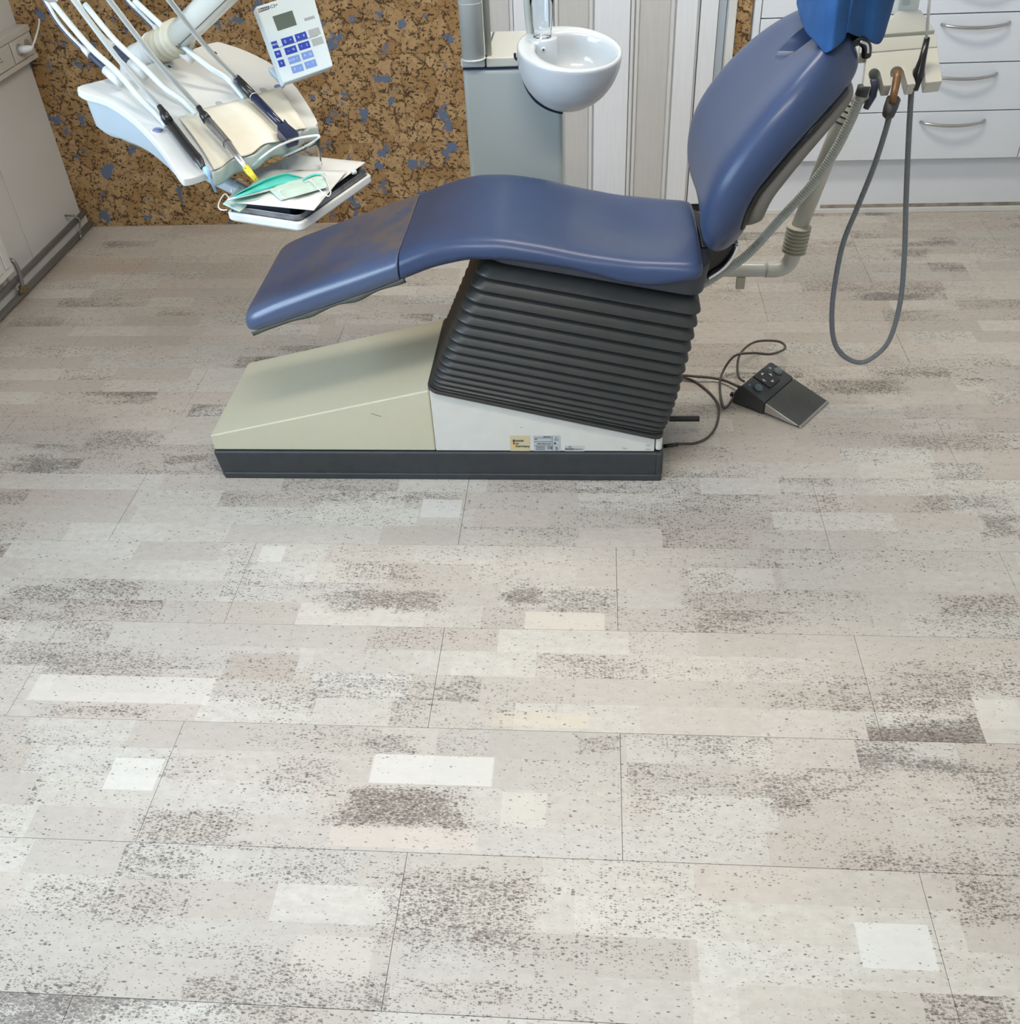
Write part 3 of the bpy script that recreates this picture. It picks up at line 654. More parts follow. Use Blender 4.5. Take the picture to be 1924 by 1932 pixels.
# backrest
BC = 2.265
stn = [(.300, .618, .11), (.283, .632, .17), (.252, .662, .225), (.229, .715, .266), (.229, .785, .282), (.250, .855, .284), (.286, .91, .280), (.325, .962, .270), (.366, 1.006, .254), (.408, 1.045, .226), (.450, 1.078, .188), (.474, 1.092, .150)]
def back_ring(i, f0, f1, inset, rnd, k=1.0):
    x, z, hw = stn[i]; a = stn[max(i - 1, 0)]; b_ = stn[min(i + 1, len(stn) - 1)]
    T = V((b_[0] - a[0], 0, b_[1] - a[1])).normalized(); N = V((-T.z, 0, T.x)); hw = hw - inset; o = V((x, BC, z)); th = f1 - f0
    pts = []
    # front across, rolled edges, back
    for y in (-1, -.6, -.25, .25, .6, 1):
        yy = y * (hw - rnd); pts.append((yy, f0 * k + (1 - abs(y) ** 2) * (.010 if f0 == 0 else 0)))
    pts += [(hw - rnd * .3, f0 + th * .12), (hw, f0 + th * .42), (hw - rnd * .25, f0 + th * .8), (hw - rnd * .9, f1)]
    pts += [(.3 * hw, f1), (-.3 * hw, f1), (-hw + rnd * .9, f1), (-hw + rnd * .25, f0 + th * .8), (-hw, f0 + th * .42), (-hw + rnd * .3, f0 + th * .12)]
    fm = (f0 + f1) / 2
    return [o + V((0, y, 0)) - N * (fm + (f - fm) * k) for y, f in pts]
rg = [back_ring(0, 0, .09, .02, .03, .45)] + [back_ring(0, 0, .09, 0, .035, .8)] + [back_ring(i, 0, .092 + .002 * i, 0, .042) for i in range(1, 12)]
rg += [[p + V((.018, 0, .012)) for p in back_ring(11, 0, .11, .02, .04, .85)], [p + V((.026, 0, .017)) for p in back_ring(11, 0, .11, .055, .04, .45)]]
back = mk('backrest', *loft(rg), BLUE, chair, smooth=True, sub=2, label='blue rounded backrest cushion notched at the top')
# notch for the headrest stalk
ncx, nz0 = 2.255, 1.0
cut = mk('notch_cutter', *loft([[V((x, ncx + (.050 + .010 * t) * math.cos(a), (1.055 + .045 * math.sin(a)) if math.sin(a) < 0.01 else 1.28)) for a in [2 * math.pi * q / 28 for q in range(28)]] for x, t in ((.2, 0), (.7, 0))]), BLUE)
bo = back.modifiers.new('notch', 'BOOLEAN'); bo.operation = 'DIFFERENCE'; bo.object = cut; bo.solver = 'EXACT'
dg = bpy.context.evaluated_depsgraph_get(); dg.update()
nm_ = bpy.data.meshes.new_from_object(back.evaluated_get(dg)); back.modifiers.clear(); back.data = nm_; bpy.data.objects.remove(cut)
for p in nm_.polygons: p.use_smooth = True
bv = back.modifiers.new('bevel', 'BEVEL'); bv.width = .007; bv.segments = 3; bv.limit_method = 'ANGLE'; bv.angle_limit = math.radians(50)
rg = [back_ring(1, .088, .128, .07, .02, .5)] + [back_ring(i, .086 + .002 * i, .142, .035, .022) for i in range(2, 11)] + [back_ring(11, .108, .138, .05, .01, .6)]
mk('backrest_shell', *loft(rg), SHELL, chair, smooth=True, sub=2, label='dull taupe plastic back shell')
rg = [back_ring(i, .080 + .002 * i, .094 + .002 * i, .028, .012) for i in range(2, 11)]
mk('backrest_gasket', *loft(rg), BLACK, chair, smooth=True)
# hinge bracket between seat and backrest
h = [at(1322, 465, 2.2), at(1345, 462, 2.2), at(1395, 462, 2.2), at(1380, 495, 2.2), at(1345, 515, 2.2), at(1326, 530, 2.2)]
mk('hinge_bracket', *prism(h, (0, .12, 0)), BLACK, chair, bevel=.004)
mk('hinge_rim', *ctube([at(1392, 462, 2.19), at(1381, 485, 2.19), at(1362, 507, 2.19), at(1335, 525, 2.19)], .006, 6, 8), CHROME, chair, smooth=True, label='chrome hinge edge')
# headrest and its mount
hm = at(1605, 95, 2.20)
mk('headrest_mount', *obox(V((.47, 2.20, 1.02)), (.06, 0, .10), (0, .11, 0), (.035, 0, -.02)), DGREY, chair, bevel=.008)
mk('mount_clip', *ctube([at(1602, 82, 2.16), at(1622, 76, 2.16), at(1634, 86, 2.16), at(1634, 105, 2.17)], .010, 5, 10), BLACK, chair, smooth=True)
mk('mount_clip_rim', *ctube([at(1622, 78, 2.145), at(1635, 84, 2.145), at(1637, 100, 2.145)], .003, 5, 8), CHROME, chair, smooth=True)
rg = []
for t in [i / 10 for i in range(11)]:
    k = math.sqrt(max(1 - (2 * t - 1) ** 2, .02)) * .35 + .65
    c_ = V((.505 + .13 * t, 2.262, 1.13 + .20 * t))
    rg.append([c_ + V((.045 * k * math.cos(a) * .85, .125 * k * math.sin(a), -.045 * k * math.cos(a) * .55)) for a in [2 * math.pi * q / 20 for q in range(20)]])
mk('headrest', *loft(rg), BLUE, chair, smooth=True, sub=1)

# blue paper towel draped over the headrest
bot = [(1512, -8, 2.42), (1503, 11, 2.34), (1520, 54, 2.22), (1540, 80, 2.13), (1557, 101, 2.10), (1580, 90, 2.10), (1594, 73, 2.11), (1602, 62, 2.125), (1618, 70, 2.15), (1640, 77, 2.17), (1661, 83, 2.20), (1674, 50, 2.28), (1686, 15, 2.38)]
top = [(1540, -120, 2.42), (1538, -125, 2.36), (1560, -135, 2.26), (1585, -140, 2.18), (1605, -145, 2.15), (1622, -150, 2.14), (1640, -150, 2.14), (1650, -145, 2.15), (1668, -140, 2.18), (1685, -135, 2.20), (1705, -130, 2.24), (1722, -125, 2.32), (1730, -120, 2.42)]
bot = cr([at(*p) for p in bot], 5); top = cr([at(*p) for p in top], 5)
cen = V((.62, 2.29, 1.40)); rows = []
for j in range(15):
    v = j / 14; r_ = []
    for i, (a, b_) in enumerate(zip(bot, top)):
        p = lerp(a, b_, v); f = abs((i * .085 + .3 * v) % 1 - .5) * .045 * (1 - v * .3) + noise.noise(p * 14) * .008
        r_.append(p + V((-.4, -.8, .2)) * f)
    rows.append(r_)
for v in (.35, .7, .95): rows.append([lerp(p, cen, v) + V((0, 0, .02 * math.sin(v * 3))) for p in rows[14]])
tw = mk('paper_towel', *loft(rows, cap=False, closed=False), CLOTH, None, smooth=True, solid=.0015, sub=1)
tag(tw, 'bright blue nonwoven towel draped over the chair headrest', 'towel')

# ------------------------------------------------------------------ spittoon tower
tw_y = 2.75
un = thing('spittoon_unit', 'grey and white spittoon tower with porcelain bowl beside the panelled door', 'spittoon', (-.22, 2.9, 0))
a, b_ = at(868, 132, tw_y), at(1060, 205, tw_y)
zt = a.z
mk('cabinet_body', *box(-.352, -.086, tw_y, tw_y + .26, 0, zt), TOWERG, un, bevel=.014, seg=4, label='grey cabinet of the tower')
mk('shadow_gap', *box(-.350, -.088, tw_y - .001, tw_y + .262, zt, zt + .005), NAVY, un)
x_s = at(917, 128, tw_y).x
mk('top_cap', *box(-.355, x_s - .001, tw_y - .004, tw_y + .264, zt + .005, zt + .030), TOWERW, un, bevel=.006, seg=3)
mk('top_lid', *box(x_s + .001, -.088, tw_y - .004, tw_y + .264, zt + .005, zt + .030), BEIGEW, un, bevel=.004, seg=3)
mk('lid_joint', *box(x_s - .0012, x_s + .0012, tw_y - .003, tw_y + .26, zt + .006, zt + .0295), NAVY, un)
pc = at(892, 108, tw_y + .045)
pz_ = zt + .03
pc = atz(893, 111, pz_)
mk('lamp_pole', *tube([V((pc.x, pc.y, pz_)), V((pc.x, pc.y, 1.9))], .0305, 28), TOWERW, un, smooth=True, label='pale round lamp pole')
mk('pole_flange', *lathe([(.033, 0), (.033, .002), (.0315, .004), (.0305, .004)], (pc.x, pc.y, pz_), (0, 0, 1)), TOWERW, un, smooth=True)
pj = at(893, 10, pc.y - .03); mk('pole_joint', *lathe([(.0308, 0), (.0311, .0005), (.0311, .0015), (.0308, .002)], (pc.x, pc.y, pj.z), (0, 0, 1)), TOWERG, un, smooth=True)
mk('slim_pole', *tube([V((pc.x + .038, pc.y + .03, pz_)), V((pc.x + .038, pc.y + .03, 1.9))], .009, 14), HOSEW, un, smooth=True)
# bowl: tilted slightly towards the viewer
bc = at(1074, 98, 2.66); ax = V((.10, -.15, 1)).normalized(); RB = .134
u_ = V((1, 0, 0)); u_ = (u_ - ax * u_.dot(ax)).normalized(); w_ = ax.cross(u_)
def cring(c, r, n=48, sq=1.0): return [c + u_ * (r * math.cos(2 * math.pi * k / n)) + w_ * (r * sq * math.sin(2 * math.pi * k / n)) for k in range(n)]
rings = []
for t in np.linspace(0.06, 1, 12):
    a_ = t * math.pi / 2; rings.append(cring(bc - ax * (.144 * math.cos(a_)) , RB * math.sin(a_)))
rings.append(cring(bc + ax * .006, RB * 1.0)); rings.append(cring(bc + ax * .010, RB * .985)); rings.append(cring(bc + ax * .011, RB * .96))
ic = bc + u_ * .016 - w_ * .006
rings.append(cring(lerp(bc, ic, .6) + ax * .011, RB * .86)); rings.append(cring(ic + ax * .009, RB * .80)); rings.append(cring(ic + ax * .001, RB * .765))
for t in np.linspace(.92, .06, 9):
    a_ = t * math.pi / 2; rings.append(cring(ic - ax * (.095 * math.cos(a_) ** .75), RB * .75 * math.sin(a_) ** .8))
mk('bowl', *loft(rings), PORC, un, smooth=True, label='white porcelain spittoon bowl')
# platform and spout block for the glass
gp = at(1023, 70, 2.70)
gb = at(1026, 90, 2.655)
mk('spout_block', *loft([[gp + V((.040 * math.cos(a_) * k + .004 * q, .034 * math.sin(a_) * k - .010 * q, z)) for a_ in [2 * math.pi * s_ / 24 for s_ in range(24)]] for z, k, q in ((-.07, .75, 1), (-.04, .95, .5), (-.01, 1.0, 0), (-.003, .98, 0), (0, .92, 0))]), PORC, un, smooth=True)
sh_ = gp + V((.004, -.0335, -.022))
mk('spout', *lathe([(.002, .001), (.002, .004), (.006, .004), (.007, .002), (.007, -.004)], sh_, (.05, -1, .1), 16), PORC, un, smooth=True)
mk('spout_hole', *lathe([(.0, .0045), (.0028, .0045), (.0028, .003)], sh_, (.05, -1, .1), 12), DGREY, un)
# dark gasket arc where the bowl meets the tower
arc = [(975, 100), (976, 109), (984, 117), (987, 132), (991, 150), (1000, 170), (1014, 188), (1034, 201), (1052, 207), (1062, 209)]
mk('gasket', *ctube([at(x + (x - 1074) / 26, y + (y - 95) / 26, 2.665) for x, y in arc], .0034, 5, 8), NAVY, un, smooth=True)
rgs = []
mk('bowl_bracket', *prism([at(x, y, tw_y - .030) for x, y in [(978, 112), (990, 150), (1012, 187), (1034, 201), (1062, 207), (1060, 150), (1060, 130)]], (0, .06, 0)), TOWERG, un, bevel=.003)
mk('glass_filler', *ctube([gp + V((-.030, .03, -.01)), gp + V((-.036, .035, .04)), gp + V((-.036, .035, .09)), gp + V((-.02, .03, .14)), gp + V((.01, .01, .16))], [.010] * 33, 8, 12), HOSEW, un, smooth=True)
# drinking glass
gg = gp + V((0, 0, .0005))
gl = mk('drinking_glass', *lathe([(.021, 0), (.0235, .002), (.0235, .016), (.0245, .017), (.0262, .038), (.0275, .040), (.029, .075), (.0300, .078), (.0305, .118), (.0290, .118), (.0285, .078), (.0272, .075), (.0255, .040), (.0225, .020), (.002, .017)], gg, (0, 0, 1), 36), GLASS, None, smooth=True)
tag(gl, 'clear ribbed drinking glass standing on the spittoon bowl', 'glass')

# ------------------------------------------------------------------ suction arm and instrument holder
YS = 2.50
arm = thing('instrument_holder', 'pale plastic holder arm rising behind the backrest to a block with three slots', 'instrument holder', (.5, YS, .4))
def A(x, y, d=0.0): return at(x, y, YS + d)
mk('lower_tube', *tube(cr([V((.19, 2.435, A(1330, 508).z)), A(1318, 508, -.03), A(1350, 508), A(1400, 508), A(1446, 508)], 4), .0205, 20), BEIGEW, arm, smooth=True)
mk('elbow', *tube(cr([A(1445, 508), A(1466, 508), A(1484, 501), A(1494, 486), A(1497, 466)], 6), .0215, 20), BEIGEW, arm, smooth=True)
mk('elbow_ring', *tube([A(1444, 508), A(1447, 508)], .0222, 20), TOWERG, arm, smooth=True)
mk('hook', *join([obox(A(1390, 524, -.012), (.024, 0, 0), (0, 0, -.035), (0, .012, 0))]), BELLW, arm, bevel=.002)
pts, rr = [], []
e0, e1 = A(1497, 474), A(1508, 424)
for i in range(65):
    t = i / 64; pts.append(lerp(e0, e1, t)); rr.append(.0280 + .0050 * math.cos(t * 2 * math.pi * 7.5))
mk('rubber_boot', *tube(pts, rr, 24), BELLW, arm, smooth=True, label='ribbed beige rubber boot')
top_h = A(1612, 185)
mk('upper_tube', *tube([A(1506, 432), A(1585, 235), A(1608, 190)], [.0215, .021, .021], 20), BEIGEW, arm, smooth=True)
for i in range(4):
    q = lerp(A(1583, 238), A(1606, 195), i / 4 + .15)
    d_ = (A(1606, 195) - A(1583, 238)).normalized(); mk('vent_ring', *tube([q, q + d_ * .004], .0218, 20), DGREY, arm, smooth=True)
# slotted holder block
n_ = V((.0, -.42, .91)).normalized()
P0 = at(1700, 140, 2.46)
def Hh(x, y, d=0.0): return atp(x, y, P0, n_) + n_ * d
slots = [(1663, 1.0), (1693, 1.0), (1729, 1.0)]
outl = [(1630, 98), (1768, 87), (1778, 155)]
front = [(1753, 157), (1745, 158)]
def slot(cx, top, bl, br, yb): 
    out = [(br, yb)]
    for k in range(9):
        a_ = math.pi * k / 8; out.append((cx + 10.5 * math.cos(a_), top + 10.5 - 10.5 * math.sin(a_)))
    out.append((bl, yb)); return out
poly = [(1636, 98), (1768, 87), (1778, 153), (1752, 156)] + slot(1733, 125, 1734, 1748, 156)[0:0]
poly += [(1746, 156)] + [(1733 + 11 * math.cos(math.pi * k / 8), 136 - 11 * math.sin(math.pi * k / 8)) for k in range(9)] + [(1728, 158)]
poly += [(1712, 160)] + [(1693 + 13 * math.cos(math.pi * k / 8) + 0, 138 - 13 * math.sin(math.pi * k / 8)) for k in range(9)] + [(1682, 161)]
poly += [(1667, 162)] + [(1650 + 11 * math.cos(math.pi * k / 8), 140 - 11 * math.sin(math.pi * k / 8)) for k in range(9)] + [(1644, 163), (1628, 164)]
mk('slotted_block', *prism([Hh(x, y) for x, y in poly], -n_ * .030), BEIGEW, arm, bevel=.002, label='glossy off-white block with three instrument slots')
mk('block_rear', *prism([Hh(1622, 102, .002), Hh(1768, 90, .002), Hh(1764, 70, .010), Hh(1622, 80, .010)], -n_ * .03), BEIGEW, arm, bevel=.003)
mk('neck_plate', *prism([Hh(1640, 76, .012), Hh(1762, 66, .012), Hh(1730, 39, .03), Hh(1688, 40, .03)], -n_ * .02), BEIGEW, arm, bevel=.003)
pp = Hh(1706, 40, .02)
mk('post', *prism([pp + V((-.026, -.004, -.006)), pp + V((.024, -.004, -.006)), pp + V((.024, .05, -.006)), pp + V((-.026, .05, -.006))], (0, 0, .4)), TOWERW, arm, bevel=.004)
mk('post_panel', *prism([pp + V((-.018, -.006, .02)), pp + V((.0, -.006, .02)), pp + V((.0, -.003, .02)), pp + V((-.018, -.003, .02))], (0, 0, .37)), TOWERG, arm, bevel=.001)
mk('arm_link', *tube([A(1606, 196), Hh(1640, 150, -.045), Hh(1680, 110, -.04)], .016, 14), BEIGEW, arm, smooth=True)

def ribbed(pts, r, n=12, seg=12, amp=.0007, pitch=.006):
    P = cr(pts, n); L = [0.0]
    for i in range(1, len(P)): L.append(L[-1] + (P[i] - P[i - 1]).length)
    N = int(L[-1] / pitch * 4); out = []; k = 0
    for i in range(N + 1):
        s = L[-1] * i / N
        while k < len(L) - 2 and L[k + 1] < s: k += 1
        out.append(lerp(P[k], P[k + 1], (s - L[k]) / max(L[k + 1] - L[k], 1e-9)))
    return tube(out, [r + amp * math.cos(i * math.pi / 2) for i in range(N + 1)], seg)
# left: large suction handpiece with white corrugated hose
sh = thing('suction_hose', 'corrugated off-white suction hose running from under the seat up past the backrest', 'hose', (.4, 2.42, .5))
def B(x, y, d=0.0): return at(x, y, 2.43 + d)
mk('hose', *ribbed([B(1318, 540, -.03), B(1352, 520, -.02), B(1410, 480), B(1470, 415), B(1530, 350), B(1572, 290), B(1602, 232), B(1620, 190), B(1628, 168)], .0118), HOSEW, sh, smooth=True)
mk('cuff', *tube([B(1624, 180), B(1630, 162)], .0145, 14), DGREY, sh, smooth=True)
mk('handpiece', *tube([B(1633, 205, .03), B(1645, 180, .03), B(1650, 150, .03)], [.007, .011, .010], 12), SPRING, sh, smooth=True)
# middle: orange-brown instrument with black cap
mid = thing('orange_handpiece', 'orange brown instrument with black cap hanging in the middle slot of the holder', 'dental instrument', Hh(1693, 150, -.03))
mk('tip', *tube([Hh(1692, 136, .004), Hh(1693, 146, -.005), Hh(1690, 165, -.012), Hh(1687, 182, -.02)], [.008, .0095, .0085, .008], 14), ORANGE, mid, smooth=True)
mk('cap', *tube([Hh(1692, 168, -.030), Hh(1688, 180, -.034), Hh(1684, 192, -.038), Hh(1682, 196, -.04)], [.0165, .0165, .014, .006], 16), DGREY, mid, smooth=True)
# right: white saliva ejector with black boot
rt = thing('saliva_ejector', 'slim white saliva ejector with black boot standing in the right-hand slot', 'dental instrument', Hh(1732, 150, -.03))
r0, r1 = Hh(1736, 107, .045), at(1756, -40, 2.5)
mk('straw', *tube([r0, r1], .0036, 10), WHITEP, rt, smooth=True)
mk('boot', *tube([Hh(1737, 104, .047), Hh(1735, 125, .02), Hh(1732, 140, 0), Hh(1730, 157, -.02)], [.0065, .0085, .0130, .008], 14), BLACK, rt, smooth=True)
# grey hose hanging in one loop from the middle instrument to the right one
Yh = 2.42
lp = [(1683, 194), (1675, 230), (1650, 310), (1618, 390), (1590, 460), (1574, 540), (1569, 600), (1574, 645), (1592, 672), (1622, 684), (1650, 672), (1678, 640), (1698, 570), (1706, 480), (1709, 380), (1714, 260), (1719, 172)]
hz = mk('hanging_hose', *ribbed([Hh(1683, 194, -.036)] + [at(x, y, interp(k, [0, 6, 12, 16], [2.40, 2.42, 2.46, 2.46])) for k, (x, y) in enumerate(lp)][1:], .0066, amp=.0005, pitch=.005), HOSEG, None, smooth=True)
tag(hz, 'thin grey hose hanging in a long loop below the slotted instrument holder', 'hose')

# ------------------------------------------------------------------ foot pedal
A0 = V((.414, 2.470, 0)); wv_ = V((.605, .796, 0)); lv = V((.796, -.605, 0)); PWd = .168
ped = thing('foot_pedal', 'dark foot pedal with arrow keys and a sloping metal plate on the floor', 'foot pedal', A0 + wv_ * .08 + lv * .1)
prof = [(0.0, .0), (.004, .040), (.022, .066), (.030, .069), (.098, .047), (.104, .042), (.104, .0)]
mk('housing', *prism([A0 + lv * a_ + V((0, 0, z)) for a_, z in prof], wv_ * PWd), DGREY, ped, bevel=.004, seg=3)
prof = [(.106, .008), (.106, .041), (.222, .007), (.222, .002)]
mk('plate', *prism([A0 + lv * a_ + V((0, 0, z)) + wv_ * .002 for a_, z in prof], wv_ * (PWd - .004)), PEDM, ped, bevel=.0012, label='dull metal treadle plate')
mk('plate_lip', *prism([A0 + lv * a_ + V((0, 0, z)) for a_, z in ((.218, .0015), (.218, .0088), (.224, .0068), (.224, .0015))], wv_ * PWd), STEEL, ped, bevel=.001)
mk('plate_side', *prism([A0 + lv * a_ + V((0, 0, z)) - wv_ * .001 for a_, z in ((.107, .011), (.107, .040), (.215, .0085), (.200, .006))], wv_ * .0025), STEEL, ped, bevel=.0006)
sl_ = V((0, 0, 0)); dtop = (lv * .068 + V((0, 0, -.022))).normalized(); ntop = dtop.cross(wv_).normalized(); ntop = ntop if ntop.z > 0 else -ntop
T0 = A0 + lv * .030 + V((0, 0, .069))
def TP(l, w__, h_=0.0): return T0 + dtop * l + wv_ * w__ + ntop * h_
mk('rocker', *prism([TP(-.004, .060, .004), TP(.058, .060, .005), TP(.058, .118, .005), TP(-.004, .118, .004)], ntop * -.012), mat('rocker_brown_black', (.030, .026, .022), .35), ped, bevel=.002)
for wq in (.030, .143):
    mk('knob', *lathe([(.0135, 0), (.0135, .004), (.011, .008), (.005, .0098), (.0, .010)], TP(.034, wq), ntop, 20), mat('blue_grey_rubber', (.13, .17, .19), .35), ped, smooth=True)
for (l, w__, dl, dw) in ((.012, .089, -1, 0), (.044, .089, 1, 0), (.028, .072, 0, -1), (.028, .106, 0, 1)):
    d_ = dtop * dl + wv_ * dw; s_ = dtop * dw + wv_ * dl; c_ = TP(l, w__, .0052)
    mk('arrow_mark', *prism([c_ + d_ * .007, c_ + s_ * .007, c_ - s_ * .007], ntop * .0004), INKW, ped)
for wq, bd in ((.022, 'S1'), (.138, 'S2')):
    text(bd, TP(.010, wq, .0006), wv_, -dtop, .011, INKW, ped)
dot = A0 + lv * .185 + wv_ * .115 + V((0, 0, .0185)); mk('screw', *lathe([(.0018, 0), (.0018, .0008)], dot, ntop, 8), INK, ped)
cb = [A0 + wv_ * .03 + V((-.004, .0, .018)), atz(1367, 770, .012), atz(1358, 735, .006), atz(1362, 705, .02), atz(1385, 672, .06), atz(1420, 666, .07), atz(1455, 668, .06), atz(1481, 657, .05), atz(1468, 644, .05), atz(1425, 645, .05), atz(1398, 665, .05), atz(1391, 690, .04), atz(1394, 712, .03), atz(1404, 720, .028)]
mk('cable', *ctube(cb, .0038, 8, 8), mat('brown_grey_cable', (.085, .07, .06), .4), ped, smooth=True)
mk('cable', *ctube([A0 + wv_ * .055 + V((0, 0, .022)), atz(1360, 716, .012), atz(1310, 710, .02), atz(1270, 708, .02), atz(1200, 712, .05)], .0042, 8, 8), bpy.data.materials['brown_grey_cable'], ped, smooth=True)
mk('grommet', *join([tube([A0 + wv_ * .02 + V((.0, .0, .014)) , A0 + wv_ * .02 + V((.0, .0, .014)) - lv * .016], .008, 10), tube([A0 + wv_ * .055 + V((0, 0, .022)), A0 + wv_ * .055 + V((0, 0, .022)) - lv * .013], .006, 10)]), BLACK, ped, smooth=True)
c2 = mk('floor_cable', *ctube([atz(1262, 840, .012), atz(1285, 837, .008), atz(1310, 836, .004), atz(1335, 825, .004), atz(1352, 800, .004), atz(1355, 765, .004), atz(1335, 738, .004), atz(1300, 715, .005), atz(1240, 700, .02)], .0036, 8, 8), bpy.data.materials['brown_grey_cable'], None, smooth=True)
tag(c2, 'thin brown grey cable curling on the floor behind the chair base', 'cable')
mk('plug', *tube([atz(1252, 842, .014), atz(1278, 838, .010)], .0055, 10), BLACK, c2, smooth=True).location = c2.location * -1 + c2.location
p_ = c2.children[0]

# ------------------------------------------------------------------ delivery unit (instrument table)
BL, BR, FL = atz(145, 165, 1.0), atz(400, 82, 1.0), atz(345, 335, .9)
nU = (BR - BL).cross(FL - BL).normalized(); nU = nU if nU.z > 0 else -nU
def Uq(x, y, h_=0.0):
    """point of the unit's sloping top seen at a pixel, raised by h_"""
    d = ray(x, y); p0 = BL + nU * h_; return CAM + d * ((p0 - CAM).dot(nU) / d.dot(nU))
du = thing('delivery_unit', 'white dentist instrument table hanging over the chair foot, with keypad and three hose arms', 'instrument table', (Uq(350, 200).x, Uq(350, 200).y, .85))
outl = cr([Uq(x, y) for x, y in [(146, 163), (160, 176), (200, 188), (250, 222), (300, 275), (338, 330), (350, 337), (372, 332), (398, 322), (450, 300), (520, 268), (585, 243), (597, 234), (596, 222), (560, 165), (520, 125), (470, 98), (425, 82), (400, 80), (330, 104), (240, 135), (190, 151)]], 3, True)
mk('top_cover', *prism(outl, -nU * .018), UNITW, du, bevel=.004, seg=3, label='white curved top cover')
cU = Uq(370, 200)
def inset(pts, k, h_): return [lerp(p, cU, k) - nU * h_ for p in pts]
dv_ = (FL - BL); dL = dv_.length; dv_ = dv_.normalized()
def deep(p, k): return p - nU * (k * interp((p - BL).dot(dv_), [0, .1, dL * .8, dL], [.075, .080, .035, .012]))
def insl(k, kd): return [deep(lerp(p, cU, k), kd) - nU * .018 for p in outl]
mk('body', *loft([insl(.06, 0), insl(.075, .3), insl(.11, .85), insl(.17, 1.0)]), UNITB, du, bevel=.003, label='white underbody with blue daylight in its colour')
# cream insert with shallow grooves; front edge wavy
fr0 = [(352, 330), (600, 228)]
bk = [(337, 222), (375, 207), (455, 187), (530, 164)]
def ins(u, v):
    i = u * 3; k = min(int(i), 2); bx, by = bk[k][0] + (bk[k + 1][0] - bk[k][0]) * (i - k), bk[k][1] + (bk[k + 1][1] - bk[k][1]) * (i - k)
    fx, fy = 403 + (578 - 403) * u, 318 + (240 - 318) * u
    w__ = math.sin(u * math.pi * 6 + .6) * 3.0; fx += w__ * .5; fy += w__
    hgt = .006 + .0045 * math.cos(u * math.pi * 6 + .3)
    hgt -= .003 * v ** 3; hgt = max(hgt, .004)
    bend = math.sin(v * math.pi) * 4
    return Uq(bx + (fx - bx) * v + bend * (.5 - u), by + (fy - by) * v - bend * .6, hgt * (.25 + .75 * min(v * 5, 1)) + .0005)
mk('insert', *grid(ins, 60, 16), INSERT, du, smooth=True, solid=.002, label='cream grooved rest mat')
def lipf(u, v):
    fx, fy = 398 + (598 - 398) * u, 322 + (236 - 322) * u
    w__ = math.sin(u * math.pi * 6 + .6) * 3.5; return Uq(fx + w__ * .5 + v * 2, fy + w__, .002) - nU * (.030 * v) + V((.3, -.6, 0)) * (.008 * math.sin(v * 2.2))
mk('lip', *grid(lipf, 60, 6), LIP, du, smooth=True, solid=.006, label='grey-green wavy front lip')
mk('lip_base', *prism([Uq(398, 326, -.02), Uq(596, 242, -.02), Uq(560, 215, -.02), Uq(400, 280, -.02)], -nU * .022), LIP, du, bevel=.006)
for (x, y) in ((298, 247), (526, 165)):
    mk('button', *lathe([(.011, 0), (.011, .002), (.008, .004), (.0, .005)], Uq(x, y), nU, 24), PURP, du, smooth=True, label='violet round button')
    mk('button_ring', *lathe([(.0145, 0), (.0145, .0012), (.0111, .0014), (.0111, 0)], Uq(x, y), nU, 24), UNITW, du, smooth=True)
for (x, y) in ((414, 196), (497, 170)):
    p = Uq(x, y, .0006); d1_ = (Uq(x + 9, y + 11) - Uq(x, y)).normalized(); s_ = nU.cross(d1_)
    mk('hose_slot', *prism([p + d1_ * .012 + s_ * .008, p + d1_ * .012 - s_ * .008] + [p - d1_ * .004 + s_ * (-.008 * math.cos(math.pi * k / 6)) - d1_ * (.008 * math.sin(math.pi * k / 6)) for k in range(7)], nU * .0006), mat('slot_grey', (.42, .43, .41), .6), du)
for (x, y) in ((315, 124), (402, 98)):
    mk('mark', *obox(Uq(x, y, .0004), (Uq(x + 4, y + 4) - Uq(x, y)), nU.cross(Uq(x + 4, y + 4) - Uq(x, y)) * .5, nU * .0004), DGREY, du)
# instruments in their rests
def inst(path, h0): return [Uq(x, y, h0 + dh) for x, y, dh in path]
i1 = thing('black_handpiece', 'black angled handpiece with pale blue tip, leftmost on the instrument table', 'dental instrument', Uq(340, 260, .02))
mk('body', *tube(cr(inst([(312, 222, .014), (330, 245, .014), (350, 272, .014), (368, 294, .015), (377, 304, .016), (384, 318, .008)], .004), 5), [.0105] * 6 + [.0105] * 12 + [.0098, .0090, .0085, .0078, .0072, .0068, .0064, .006], 16), BLACK, i1, smooth=True)
mk('collar', *tube(inst([(301, 201, .028), (306, 208, .026), (309, 214, .024), (318, 229, .020)], .006), [.0062, .0068, .0095, .0105], 16), BLACK, i1, smooth=True)
mk('rest_clip', *obox(Uq(305, 216, .02), Uq(311, 226, .02) - Uq(305, 216, .02), Uq(309, 213, .02) - Uq(305, 216, .02), nU * .006), UNITW, i1, bevel=.001)
mk('tip', *tube(inst([(388, 317, .012), (391, 324, .008), (394, 332, .002), (398, 342, -.012), (407, 362, -.04)], .004), [.0072, .0068, .0030, .0026, .0024], 12), TIPB, i1, smooth=True, label='pale blue nozzle')
i2 = thing('steel_handpiece', 'brushed steel handpiece with yellow banded tip in the middle rest', 'dental instrument', Uq(420, 265, .02))
mk('collar', *tube(inst([(375, 203, .03), (380, 211, .028), (384, 217, .026), (392, 228, .022)], .006), [.0066, .0062, .0098, .0105], 16), BLACK, i2, smooth=True)
